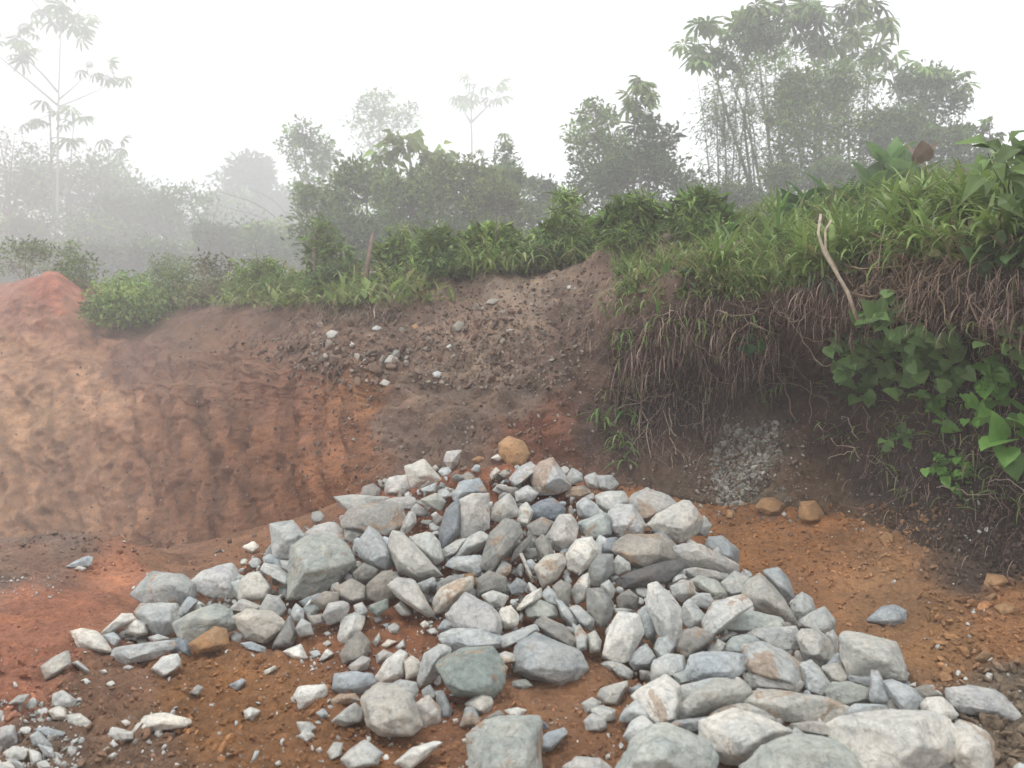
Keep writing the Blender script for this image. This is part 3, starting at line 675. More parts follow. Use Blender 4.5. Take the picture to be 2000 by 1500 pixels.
g:470,900 500,870 540,890 520,915
c:420,540 450,520 490,535 460,560
'''}
def icos(sub):
    b = bmesh.new(); bmesh.ops.create_icosphere(b, subdivisions=sub, radius=1); b.verts.ensure_lookup_table()
    V = np.array([v.co[:] for v in b.verts]); f = np.array([[v.index for v in q.verts] for q in b.faces]); b.free(); return V, f
ICO = {k: icos(k) for k in (1, 2, 3, 4, 5)}
def hull_planes(pts):
    b = bmesh.new(); [b.verts.new(p) for p in pts]; r = bmesh.ops.convex_hull(b, input=b.verts)
    N = []; D_ = []
    for f in b.faces:
        if f.calc_area() < 1e-9: continue
        f.normal_update(); nn = np.array(f.normal); d = nn@np.array(f.verts[0].co)
        if d < 0: nn, d = -nn, -d
        N.append(nn); D_.append(max(d, 1e-4))
    b.free(); return np.array(N), np.array(D_)
def rock_mesh(pts, seed, sub, sharp=16, rough=.05, cuts=3, view=None):
    """stone body: the hull of the measured corner points with worn edges, chipped facets and grain. pts around the origin"""
    rg = np.random.default_rng(seed); N, D_ = hull_planes(pts)
    ext = np.abs(pts).max(0); 
    for k in range(cuts):                        # broken facets on the faces that look out of the pile
        d = rg.normal(0, 1, 3)+(0 if view is None else view*1.3)+np.array([0, 0, .7]); d /= np.linalg.norm(d)
        s = (pts@d).max()*rg.uniform(.74, .93); N = np.vstack([N, d]); D_ = np.append(D_, max(s, 1e-4))
    dirs, f = ICO[sub]; U, s_, Vt = np.linalg.svd(pts-pts.mean(0), full_matrices=False); sc = s_/s_.max(); sc = np.maximum(sc, .3)
    dirs = (dirs*sc)@Vt; dirs /= np.linalg.norm(dirs, axis=1, keepdims=True)
    q = np.maximum(dirs@N.T/D_[None], 1e-6); qm = q.max(1, keepdims=True); r = 1/(qm[:, 0]*((q/qm)**sharp).sum(1)**(1/sharp))*1.02
    size = np.mean(ext)*2; V = dirs*r[:, None]; off = rg.uniform(0, 99, 3)
    p = V/size
    nr = rough*(.42*fbm(p*2.6+off, 3, seed % 97)+.40*np.abs(fbm(p*7+off, 3, seed % 89))-.25*np.maximum(ridged(p*3.4+off, 2, seed % 83), .3))+.012*fbm(p*22+off, 2, 5)
    V = V*(1+nr)[:, None]
    return V, f
LIST = []
for (ox, oy), txt in ROWS.items():
    for line in txt.strip().split('\n'):
        head, pts = line.split(':'); h = head.split('|')
        P2 = np.array([[float(a) for a in q.split(',')] for q in pts.split()])*.3+np.array([ox, oy]); P2 = P2.mean(0)+(P2-P2.mean(0))*1.17
        LIST.append([h[0], h[1] if len(h) > 1 else None, h[2] if len(h) > 2 else None, P2])
# stones that fill the gaps seen between the measured ones
def inside(p, poly):
    x, y = p; c = False; n_ = len(poly)
    for i in range(n_):
        a, b = poly[i], poly[(i+1) % n_]
        if (a[1] > y) != (b[1] > y) and x < (b[0]-a[0])*(y-a[1])/(b[1]-a[1])+a[0]: c = not c
    return c
PILE = [(660, 985), (800, 905), (900, 900), (985, 915), (1100, 905), (1220, 980), (1380, 1010), (1440, 1100), (1560, 1160), (1640, 1250), (1760, 1300), (1860, 1380), (1930, 1450), (1900, 1500), (1240, 1500), (1240, 1400), (1270, 1330), (1180, 1290), (1140, 1250), (960, 1330), (880, 1330),
        (740, 1400), (700, 1390), (850, 1230), (760, 1200), (620, 1230), (500, 1240), (380, 1260), (250, 1270), (230, 1250), (290, 1150), (450, 1120), (540, 1040)]
TR = [(q[3], q[3].mean(0)) for q in LIST]
rf = random.Random(5); fill = 0; tries = 0
while fill < 55 and tries < 9000:
    tries += 1; p = (rf.uniform(230, 1900), rf.uniform(910, 1480))
    if not inside(p, PILE): continue
    if any(np.hypot(*(np.array(p)-c)) < 130 and inside(p, q) for q, c in TR): continue
    gap = min(min(np.hypot(v[0]-p[0], v[1]-p[1]) for v in q) for q, c in TR if np.hypot(*(np.array(p)-c)) < 200)
    if gap < 6: continue
    r = min(gap*1.25, 24)*rf.uniform(.9, 1.1); a0 = rf.uniform(0, 6)
    poly = np.array([[p[0]+r*rf.uniform(.75, 1.15)*math.cos(a0+k*1.05), p[1]+r*.8*rf.uniform(.75, 1.15)*math.sin(a0+k*1.05)] for k in range(6)])
    LIST.append([rf.choice('ggggpGtcn'), None, None, poly]); TR.append((poly, poly.mean(0))); fill += 1
    LIST[-1].append('fill')
print('stones', len(LIST), 'fill', fill)
LIST.sort(key=lambda q: -q[3][:, 1].max())
LAND = [(q[1], q[3].mean(0), q[3]) for q in LIST if q[1]]
def area(p): x, y = p[:, 0], p[:, 1]; return abs(np.dot(x, np.roll(y, 1))-np.dot(y, np.roll(x, 1)))/2
def shape_word(p):
    w, h = np.ptp(p[:, 0]), np.ptp(p[:, 1]); a = w/h
    return 'long flat' if a > 2 else 'flat' if a > 1.5 else 'upright' if a < .72 else 'chunky'
def auto_label(q, rank):
    c = q[3].mean(0); A_ = area(q[3]); sz = 'tiny' if A_ < 260 else 'small' if A_ < 1100 else 'medium' if A_ < 3000 else 'large'
    tone = TNAME[q[0][0]]+(' rust-stained' if 'r' in q[0] and q[0][0] != 'o' else '')
    nb = sorted(LAND, key=lambda L: min(np.hypot(*(v-c)) for v in L[2])+.3*np.hypot(*(L[1]-c)))[rank]
    dx, dy = c-nb[1]; 
    if abs(dx) > 1.6*abs(dy): rel = 'right of' if dx > 0 else 'left of'
    elif abs(dy) > 1.0*abs(dx): rel = 'below' if dy > 0 else 'above'
    else: rel = ('below' if dy > 0 else 'above')+' and '+('right' if dx > 0 else 'left')+' of'
    return [sz, tone, shape_word(q[3]), 'stone', rel, 'the', nb[0]]
labels = {}
for i, q in enumerate(LIST):
    if q[2]: labels[i] = q[2]
    else: labels[i] = ' '.join(auto_label(q, 0))
seen = {}
for i, s in labels.items(): seen.setdefault(s, []).append(i)
ORD = ['first', 'second', 'third', 'fourth', 'fifth', 'sixth', 'seventh', 'eighth', 'ninth']
for s, ids in seen.items():
    if len(ids) > 1:
        xs = [LIST[i][3].mean(0)[0] for i in ids]; ys = [LIST[i][3].mean(0)[1] for i in ids]; hz_ = np.ptp(xs) >= np.ptp(ys)
        od = sorted(ids, key=lambda i: LIST[i][3].mean(0)[0 if hz_ else 1])
        for k, i in enumerate(od):
            w = ('leftmost', 'rightmost') if hz_ else ('topmost', 'lowest')
            e = w[0] if k == 0 else w[1] if k == len(od)-1 else ORD[k]+(' from left' if hz_ else ' from top')
            labels[i] = s+', '+e
for i in labels:
    if len(labels[i].replace('-', ' ').split()) > 16: labels[i] = labels[i].replace(' stone ', ' one ', 1).replace('rust-stained ', 'rusty ').replace(' and right of', ' right of').replace(' and left of', ' left of').replace('long flat one', 'long one').replace('flat stone at the right edge of the pile', 'flat far-right stone')
    if len(labels[i].replace('-', ' ').split()) > 16: labels[i] = labels[i].replace(' among the large ones', ''); labels[i] = labels[i].replace(' from left', '').replace(' from top', '')
for i in labels:
    if len(labels[i].replace('-', ' ').split()) > 16: print('LONG', labels[i])
PILE_GROUP = 'broken grey stones of the pile'
rc = np.random.default_rng(3)
for i, q in enumerate(LIST):
    p2 = q[3]; c = p2.mean(0); bot = p2[np.argmax(p2[:, 1])]; fillr = len(q) > 4
    hb, _ = ray(bot[0], bot[1]-2); hc, _ = ray(c[0], c[1])
    if hb is None: continue
    d0 = hb[1]; hpx = np.ptp(p2[:, 1]); wpx = np.ptp(p2[:, 0]); hm = hpx/F*d0
    dmid = min(max(hc[1] if hc else d0, d0), d0+.75*hm)
    dc = d0+(dmid-d0)*.5+(.04 if fillr else 0)
    tilt = (dc-d0)/max(bot[1]-c[1], 1); tq = min(tilt, .012)*.9
    lim = [dc]
    for v in np.vstack([p2, (p2+np.roll(p2, 1, 0))/2]):
        hv_, _ = ray(c[0]+(v[0]-c[0])*.9, c[1]+(v[1]-c[1])*.9)
        if hv_ is not None: lim.append(hv_[1]+(.03 if v[1] > c[1] else .07)-(c[1]-v[1])*tq)
    dc = max(min(lim), d0-.25)-(.085 if inside(c, PILE) and not fillr else 0)
    #      # depth gained per pixel of rise
    C0 = P(c[0], c[1], dc); th = .62*min(wpx, hpx)/F*dc*rc.uniform(.85, 1.15)
    view = np.array((CAM-C0).normalized())
    pts = []
    for v in p2:
        dv = dc+(c[1]-v[1])*min(tilt, .012)*.9; pts.append(np.array(P(v[0], v[1], dv))-np.array(C0))
    pts = np.array(pts); front = []; nfr = 3
    if rc.random() < .72:                     # one broad broken face looking out of the heap
        kk = rc.uniform(.42, .74); oc = (rc.dirichlet(np.ones(len(pts))*.8)[:, None]*pts).sum(0)*(1-kk)*.8; tv_ = rc.normal(0, .35, 3); wid_ = max(np.ptp(pts[:, 0]), np.ptp(pts[:, 2]), .02)
        for v in pts: front.append(v*kk+oc+view*th*float(np.clip(.72+(v@tv_+.25*v[2]*0)/wid_, .35, 1.05)))
        nfr = 1 if rc.random() < .4 else 0
    for k in range(nfr):
        wt = rc.dirichlet(np.ones(len(pts))*.9); b_ = (wt[:, None]*pts).sum(0)*.95
        front.append(b_+view*th*rc.uniform(.6, 1.0)+np.array([0, 0, .12*th]))
    inner = pts*.62; bk = inner-view*th*.9
    front = np.array(front).reshape(-1, 3); allp = np.vstack([pts, front, bk]); ctr = allp.mean(0); allp = allp-ctr
    A_ = area(p2); sub = 5 if A_ > 3500 else 4 if A_ > 500 else 3
    V, f = rock_mesh(allp, 100+i*7, sub, sharp=rc.uniform(50, 140), rough=.085, cuts=(4 if A_ > 4000 else 3), view=view)
    big = A_ > 4200; nm = 'boulder' if big else ('pebble' if A_ < 260 else 'stone')
    loc = np.array(C0)+ctr; zb = V[:, 2].min()
    o = mesh_np(nm, V, [f], MAT_STONE, loc=tuple(loc), smooth=True)
    t = TONE[q[0][0]]; k = rc.uniform(1.0, 1.22); hue = np.array([1, 0, -1.2])*rc.normal(.01, .022)
    o.color = (t[0]*k*(1+hue[0]), t[1]*k*(1+hue[1]*.5), t[2]*k*(1+hue[2]), .435 if 'r' in q[0] else (.33 if q[0][0] != 'w' else .28) + rc.uniform(-.03, .05))
    orange = q[0][0] == 'o'
    tag(o, labels[i], nm, 'stones scattered on the earth bank' if c[1] < 850 else PILE_GROUP if inside(c, PILE) else ('orange stones' if orange else 'loose stones around the pile'))

# ---- uncountable small matter: clods of soil, chips of stone, gravel on the slope
def poly_mask(px, py, poly): return np.array([inside((a, b), poly) for a, b in zip(px, py)])
TPL = []
for s in range(6):
    rg_ = np.random.default_rng(40+s); pp = rg_.normal(0, 1, (11, 3)); pp /= np.linalg.norm(pp, axis=1, keepdims=True); pp *= np.array([1, .8, .62])
    v, f = rock_mesh(pp, 900+s, 2, 60, .22, 3); TPL.append((v, f))
TPB = []
for s in range(9):
    rg_ = np.random.default_rng(70+s); pp = rg_.normal(0, 1, (10, 3)); pp /= np.linalg.norm(pp, axis=1, keepdims=True); pp *= np.array([1.1, .75, .6])
    TPB.append(rock_mesh(pp, 950+s, 3, 80, .09, 5))
def scatter(name, label, mat_, regions, tones, kind='stuff', seed=1, sink=.3, TPL=TPL, smooth=False, kinds=None):
    rs = np.random.default_rng(seed); bag = Bag()
    for (x0, x1, y0, y1, nn, s0, s1, poly) in regions:
        pos = []; sz = []
        for _ in range(nn):
            px, py = rs.uniform(x0, x1), rs.uniform(y0, y1)
            if poly is not None and not inside((px, py), poly): continue
            h, nr = ray(px, py)
            if h is None: continue
            s = s0*(s1/s0)**(rs.random()**2.2); pos.append(np.array(h)+np.array(nr if nr.dot(CAM-h) > 0 else -nr)*s*(1-2*sink)*.5); sz.append(s)
        if not pos: continue
        pos = np.array(pos); sz = np.array(sz); which = rs.integers(0, len(TPL), len(pos)); T_ = np.array(tones, float)
        if T_.ndim == 1: T_ = T_[None]
        for w in range(len(TPL)):
            m_ = which == w
            if not m_.any(): continue
            M = basis(rs.normal(0, 1, (m_.sum(), 3)), roll=rs.uniform(0, 6, m_.sum()))*(sz[m_]*.5)[:, None, None]*rs.uniform(.75, 1.25, (m_.sum(), 1, 3))
            tn = T_[rs.integers(0, len(T_), m_.sum())] if T_[0, 0] >= 0 else soil(pos[m_], SC_G if y0 >= 900 else SC_B)*1.1
            tn = tn*rs.uniform(.75, 1.25, (m_.sum(), 1)); V, Fc, C = merge(TPL[w][0], TPL[w][1], M, pos[m_], tn); bag.add(V, Fc, C)
    return tag(bag.build(name, mat_, smooth=smooth), label, name.replace('_', ' '), kind=kind)
DIRT = [(640, 1240), (850, 1200), (860, 1330), (720, 1420), (1240, 1300), (1230, 1510), (-60, 1510), (-60, 1400), (120, 1280), (300, 1290)]
scatter('soil_clods', 'crumbly brown and orange soil clods covering the ground around the stones', MAT_CLOD, [
    (-80, 900, 1260, 1540, 2800, .006, .04, None), (-80, 720, 1290, 1540, 120, .03, .07, None), (850, 1260, 1230, 1540, 1500, .006, .04, None), (1380, 2080, 985, 1130, 2200, .010, .06, None), (1500, 2080, 1080, 1300, 1100, .006, .045, None), (1800, 2080, 1100, 1500, 1500, .01, .085, None),
    (-80, 300, 1110, 1300, 400, .006, .022, None), (-80, 700, 1030, 1130, 700, .01, .05, None), (600, 1100, 900, 1200, 900, .008, .04, None)], (-1, 0, 0), seed=2)
scatter('stone_chips', 'small pale chips and flakes of broken stone between the bigger stones', MAT_CHIP, [
    (200, 1950, 900, 1520, 1100, .008, .04, None), (230, 1900, 900, 1490, 1700, .02, .085, PILE), (-60, 950, 1270, 1540, 420, .006, .04, None), (-60, 160, 1370, 1540, 380, .01, .06, None), (560, 900, 1200, 1330, 260, .008, .035, None), (-60, 120, 1120, 1170, 120, .008, .03, None), (1850, 2080, 1320, 1500, 160, .006, .03, None)],
    [TONE['g'], TONE['p'], TONE['w'], TONE['c'], TONE['n'], TONE['t']], seed=3)
scatter('gravel', 'fine gravel and crumbs strewn over the bare earth bank', MAT_CHIP, [
    (600, 1250, 500, 960, 4200, .010, .075, None), (820, 1160, 500, 760, 2200, .012, .09, None), (560, 1000, 600, 760, 700, .03, .15, None), (420, 780, 650, 735, 420, .05, .2, [(420, 670), (600, 655), (780, 690), (770, 735), (690, 745), (560, 715)]), (180, 1150, 560, 720, 900, .02, .11, None), (-50, 760, 600, 1080, 1300, .015, .10, None), (1360, 1560, 820, 1020, 1900, .012, .06, [(1400, 850), (1440, 815), (1520, 830), (1530, 900), (1490, 980), (1430, 1000), (1350, 960)]), (1250, 1900, 850, 1050, 500, .01, .04, None)],
    [(.20, .165, .13), (.17, .12, .09), (.28, .25, .21), (.14, .09, .065), (.16, .11, .08), (.18, .13, .095)], seed=4)

scatter('rubble', 'crumbling pale grey rock rubble showing in the dark bank above the orange stones', MAT_CHIP, [(1360, 1560, 810, 1010, 3400, .02, .10, [(1395, 870), (1420, 825), (1470, 835), (1515, 825), (1528, 890), (1490, 930), (1470, 975), (1440, 960), (1415, 990), (1385, 930)]), (1330, 1580, 810, 1020, 700, .012, .06, None), (1400, 1460, 900, 990, 300, .02, .09, None)], [(.27, .26, .225), (.20, .185, .155), (.32, .31, .27), (.15, .12, .09), (.21, .21, .185)], seed=9, sink=.42)

DENSE = [(700, 985), (800, 930), (1000, 925), (1200, 985), (1380, 1030), (1440, 1110), (1560, 1170), (1640, 1255), (1760, 1310), (1860, 1390), (1900, 1490), (1250, 1490), (1260, 1340), (1180, 1270), (1100, 1300), (960, 1290), (880, 1270), (860, 1180), (760, 1180), (620, 1210), (500, 1225), (380, 1245), (260, 1260), (300, 1170), (450, 1130), (560, 1050)]
scatter('stone_underlayer', 'smaller broken grey stones packed in the gaps beneath the larger stones of the pile', MAT_CHIP, [(230, 1900, 930, 1495, 2300, .05, .18, DENSE)], [TONE['g'], TONE['p'], TONE['b'], TONE['n'], TONE['t'], TONE['G'], TONE['c']], seed=12, sink=.25, TPL=TPB, smooth=True)

# the crevices between the stacked stones reach down past the stones' lower halves
me = ground.data; co_ = np.empty(len(me.vertices)*3, np.float32); me.vertices.foreach_get('co', co_); co_ = co_.reshape(-1, 3)
yy = np.maximum(co_[:, 1], .3); px_ = 1000+F*co_[:, 0]/yy; py_ = HY+F*(CH-co_[:, 2])/yy
can = np.where((yy > 2.2) & (yy < 6.4) & (px_ > 220) & (px_ < 1950) & (py_ > 940))[0]
dn_ = np.array([inside((px_[i], py_[i]), DENSE) for i in can]); co_[can[dn_], 2] -= .10+.03*vnoise(co_[can[dn_]]*6, 3)
me.vertices.foreach_set('co', co_.ravel()); me.update()
# ------------------------------------------------------------------ leaves and blades
def T_leaf(w=.42, fold=.12, droop=.1):
    V = np.array([(0, 0, 0), (-w*.5, .42, fold), (0, .45, -.02), (w*.5, .42, fold), (0, 1, -droop)], float)
    return V, np.array([(0, 2, 1), (0, 3, 2), (1, 2, 4), (2, 3, 4)])
def T_blade(w, bend, seg=5, fold=.25):
    V = []; y = z = 0; a = .0
    for k in range(seg+1):
        t = k/seg; ww = w*(1-t)**.6*(.55+.9*min(t*3, 1)*.5)*.5
        if k == seg: V += [(0, y, z)]
        else: V += [(-ww, y, z+ww*fold), (ww, y, z+ww*fold)]
        y += math.cos(a)/seg; z += math.sin(a)/seg; a -= bend/seg
    Fs = []
    for k in range(seg-1): q = 2*k; Fs += [(q, q+1, q+3), (q, q+3, q+2)]
    q = 2*(seg-1); Fs += [(q, q+1, q+2)]
    return np.array(V, float), np.array(Fs)
def T_heart():
    o = [(0, 0), (.22, -.08), (.40, .06), (.44, .28), (.30, .62), (.12, .86), (0, 1.0)]
    V = [(0, 0, 0), (0, .35, -.03), (0, .7, -.06), (0, 1, -.16)]; L = [(-x, y, .10*x*2-.12*y*y) for x, y in o[1:-1]]; Rr = [(x, y, z) for (x, y, z) in [(-a, b, c) for a, b, c in L]]
    V += L+Rr; Fs = []
    for b, s in ((4, 1), (9, -1)):
        for t in [(0, b, b+1), (0, b+1, 1), (1, b+1, b+2), (1, b+2, b+3), (1, b+3, 2), (2, b+3, b+4), (2, b+4, 3)]: Fs.append(t if s > 0 else t[::-1])
    return np.array(V, float), np.array(Fs)
def T_palm(nl=9, droop=.7):                       # umbrella leaf: long lobes hanging round a centre
    V = []; Fs = []
    for k in range(nl):
        a = 2*math.pi*(k+.5)/nl; L = .55+.12*math.cos(a); w = .075; ca, sa = math.cos(a), math.sin(a); c = len(V)
        def pt(r, s, z): V.append((sa*r+ca*s, ca*r-sa*s, z))
        pt(.03, 0, 0); pt(L*.5, -w, -.10*droop); pt(L*.5, 0, -.04*droop); pt(L*.5, w, -.10*droop); pt(L*.82, -w*.9, -.34*droop); pt(L*.82, 0, -.28*droop); pt(L*.82, w*.9, -.34*droop); pt(L, 0, -.55*droop)
        Fs += [(c, c+2, c+1), (c, c+3, c+2), (c+1, c+2, c+5), (c+1, c+5, c+4), (c+2, c+3, c+6), (c+2, c+6, c+5), (c+4, c+5, c+7), (c+5, c+6, c+7)]
    return np.array(V, float), np.array(Fs)
def T_fern(np_=15, bend=1.0):
    V = []; Fs = []; y = z = 0; a = .25
    for k in range(np_):
        t = k/np_; L = .24*math.sin(min(1, t*1.6+.18)*math.pi*.5)*(1-t)**.7+.015; w = .030
        for s in (-1, 1):
            c = len(V); V += [(0, y, z), (0, y+w, z), (s*L*.6, y+w*1.1+L*.18, z-.02), (s*L, y+L*.30, z-.05), (s*L*.6, y+L*.18-.2*w, z-.02)]
            Fs += [(c, c+1, c+2), (c, c+2, c+4), (c+2, c+3, c+4)]
        c = len(V); V += [(-.006, y, z+.004), (.006, y, z+.004)]; y += math.cos(a)/np_; z += math.sin(a)/np_; V += [(0, y, z+.004)]; Fs += [(c, c+1, c+2)]; a -= bend/np_
    return np.array(V, float), np.array(Fs)
TP = dict(small=T_leaf(.45, .1, .1), lance=T_leaf(.17, .03, .28), big=T_leaf(.5, .10, .5), heart=T_heart(), palm=T_palm(), fern=T_fern(),
          b0=T_blade(.07, .7), b1=T_blade(.07, 1.5), b2=T_blade(.07, 2.3), w0=T_blade(.13, .9), w1=T_blade(.12, 1.9), w2=T_blade(.12, 2.7), s0=T_blade(.03, .5, 4, 0), s1=T_blade(.03, 1.5, 4, 0))
def rv(n_, s=1): return rng.normal(0, s, (n_, 3))

def ell_points(c, r, n_, rgen, shell=.35):
    d = rgen.normal(0, 1, (n_, 3)); d /= np.linalg.norm(d, axis=1, keepdims=True); rad = (shell+(1-shell)*rgen.random(n_))[:, None]**.6
    return c+d*rad*r
def crown_leaves(bag, kind, c, r, nc, per, size, tint, rg, clump=.18, up=.2, var=.22):
    """leaf clumps spread through an ellipsoid; returns clump centres so twigs can reach them"""
    if kind == 'palm': per = max(1, per-3); nc = max(int(nc*.8), 2); r = np.asarray(r)*np.array([1.15, 1, 1.35]); size = size*.85
    if kind in ('small', 'lance') and nc > 40: nc = int(nc*1.75)
    cc = ell_points(c, r, nc, rg); cl = clump*np.mean(r)
    if kind in ('small', 'lance') and nc > 40:
        nv = fbm(cc/(np.mean(r)*.42)+c, 2, 5)+.02; cc = cc[nv > 0]; nc = len(cc); cl = clump*np.mean(r)
    pos = np.repeat(cc, per, 0)+rg.normal(0, 1, (nc*per, 3))*cl*np.array([1, 1, .7]); n_ = len(pos)
    out = pos-np.repeat(cc, per, 0); out /= np.maximum(np.linalg.norm(out, axis=1, keepdims=True), 1e-6)
    ct = np.repeat(np.exp(rg.normal(0, .38, (nc, 1))), per, 0)*rg.normal(1, .16, (n_, 1))*(1+rg.normal(0, .05, (n_, 3)))
    tn = np.clip(np.array(tint)*ct, .004, .6); s = size*rg.uniform(.65, 1.3, n_)
    if kind == 'palm':
        d = out*np.array([1, 1, .15])+rg.normal(0, .3, (n_, 3)); d[:, 1] -= .3; M = basis(d, up=np.tile([0, -.35, 1.], (n_, 1)), roll=rg.normal(0, .4, n_))
    elif kind == 'big': d = out*.7+np.array([0, 0, -.75])+rg.normal(0, .3, (n_, 3)); M = basis(d, roll=rg.uniform(0, 6.28, n_))
    elif kind == 'lance': d = out*.8+np.array([0, 0, -.35])+rg.normal(0, .45, (n_, 3)); M = basis(d, roll=rg.uniform(0, 6.28, n_))
    else: d = out+np.array([0, 0, up])+rg.normal(0, .5, (n_, 3)); M = basis(d, roll=rg.normal(0, .9, n_))
    V, Fc, C = merge(*TP[kind], M*s[:, None, None], pos, tn); bag.add(V, Fc, C); return cc
BARK = (.20, .175, .15)
def tree(name, label, cat, Y, base, stems, lobes, seed, bark=BARK, group=None, stemr=.06, dspread=1.0, twig=True, scale=True):
    """stems: list of photo polylines; lobes: (px, py, rx, ry, leaf kind, clumps, leaves per clump, leaf size m, tint, depth offset)"""
    rg = np.random.default_rng(seed); ks = (4.0 if base[0] < 600 and Y < 30 else 2.1 if 600 < base[0] < 1110 and Y < 24 else 2.4 if Y < 20 else 2.8) if scale else 1; Y *= ks; stemr *= ks; lobes = [(a, b, c, d, e, f_, g_, h_*ks*(.72 if e in ('small', 'lance') else .62 if e == 'big' else .8), t_, o_*ks) for (a, b, c, d, e, f_, g_, h_, t_, o_) in lobes]; hb_ = None if scale else ray(base[0], base[1])[0]; Y = hb_[1] if hb_ is not None and hb_[1] < 45 else Y; root0 = P(base[0], base[1], Y); h, nr = down(root0.x, root0.y)
    rz = h[2]-.15 if h is not None else root0.z; top = empty(name, (root0.x, root0.y, rz)); L0 = (root0.x, root0.y, rz)
    tb = Bag(); cb = Bag(); nodes = []
    for si, st in enumerate(stems):
        offs = rg.uniform(-.4, .4)*dspread*(si > 0); pts = []
        for k, (px, py) in enumerate(st):
            p = np.array(P(px, py, Y)); p[1] += offs*k/max(len(st)-1, 1)*2; pts.append(p)
        if si == 0 or abs(st[0][1]-base[1]) < 40: pts[0][2] = min(pts[0][2], rz-.05)
        pts = np.array(pts); t = np.linspace(0, len(pts)-1, len(pts)*4-3); sm = np.stack([np.interp(t, range(len(pts)), pts[:, q]) for q in range(3)], 1)
        if len(sm) > 5:
            k3 = np.array([.25, .5, .25]); 
            for _ in range(3): sm[1:-1] = np.stack([np.convolve(sm[:, q], k3, 'valid') for q in range(3)], 1)
        r0 = stemr*(1 if si == 0 else rg.uniform(.55, .85)); rr = np.linspace(r0, r0*.3, len(sm))
        V, f = tube(sm, rr, 6); tb.add(V, f, np.array(bark)*rg.uniform(.8, 1.25)); nodes += list(sm[1:])
    nodes = np.array(nodes) if nodes else np.array([L0])
    for (px, py, rx, ry, kind, nc, per, size, tint, off) in lobes:
        c = np.array(P(px, py, Y)); c[1] += off; r = np.array([rx/F*Y, .8*(rx+ry)/2/F*Y, ry/F*Y])
        cc = crown_leaves(cb, kind, c, r, nc, per, size, tint, rg)
        if twig:
            a = nodes[np.argmin(np.linalg.norm(nodes-c+np.array([0, 0, ry/F*Y*.6]), axis=1))]
            V, f = tube(curve(a, c, -.1*np.linalg.norm(a-c), 6, .02), np.linspace(stemr*.45, stemr*.2, 6), 5); tb.add(V, f, np.array(bark)*rg.uniform(.8, 1.2))
            for q in cc[::(1 if kind == 'palm' else 2)]:
                s_ = c if np.linalg.norm(q-c) < np.linalg.norm(q-a) else a
                V, f = tube(curve(s_, q, -.06, 4, .02), np.linspace(stemr*.2, stemr*.06, 4), 4); tb.add(V, f, np.array(bark)*rg.uniform(.7, 1.2))
    tb.build('trunk', MAT_BARK, top, L0, True); cb.build('crown', MAT_LEAF, top, L0, False)
    return tag(top, label, cat, group)
GR1 = (.14, .215, .055); GR2 = (.19, .28, .07); GR3 = (.09, .14, .045); GR4 = (.10, .15, .045)
TG = 'trees and shrubs standing in the mist'
# left edge
tree('umbrella_tree', 'tall thin pale umbrella-leaved tree fading into white mist at far left', 'tree', 38, (112, 560), [[(112, 560), (112, 330), (114, 200), (118, 70), (120, -30)], [(112, 205), (60, 160), (10, 120), (-20, 90)], [(113, 180), (80, 140), (40, 105), (25, 85)], [(115, 208), (160, 190), (205, 170), (222, 150)], [(114, 195), (150, 165), (170, 140)], [(118, 60), (80, 20), (55, -10)], [(118, 60), (150, 30), (170, 5)]],
     [(125, 8, 95, 40, 'palm', 12, 5, 1.5, GR1, 0), (140, 45, 75, 20, 'palm', 6, 4, 1.3, GR1, 0), (25, 85, 45, 32, 'palm', 9, 5, 1.3, GR1, 0), (220, 140, 36, 16, 'palm', 6, 5, 1.1, GR1, 0), (170, 130, 20, 10, 'palm', 3, 4, .9, GR1, 0)], 1, (.3, .3, .28), TG, .075)
tree('umbrella_tree', 'lower pale umbrella-leaved tree beside the tall thin trunk at far left', 'tree', 38, (120, 560), [[(118, 560), (100, 330), (98, 215)], [(130, 420), (140, 240)], [(200, 420), (212, 290)]],
     [(95, 225, 60, 14, 'palm', 7, 4, 1.3, GR1, 0), (60, 240, 30, 8, 'palm', 3, 4, 1.0, GR1, 0), (140, 225, 28, 12, 'palm', 4, 4, 1.1, GR1, 0), (110, 268, 50, 16, 'palm', 6, 4, 1.2, GR1, 0), (165, 270, 25, 10, 'palm', 3, 4, 1.0, GR1, 0), (212, 285, 40, 16, 'palm', 6, 4, 1.2, GR1, 0), (235, 310, 25, 10, 'palm', 3, 4, 1., GR1, 0)], 2, BARK, TG, .10)
tree('thorny_shrub', 'sparse twiggy shrub on the skyline at the left picture edge', 'shrub', 34, (20, 560), [[(20, 560), (15, 330), (-10, 250)], [(20, 420), (60, 290)], [(15, 400), (30, 260)]], [(15, 290, 45, 40, 'small', 26, 9, .22, GR3, 0), (70, 300, 40, 30, 'small', 18, 9, .22, GR3, 0)], 3, BARK, TG, .06)
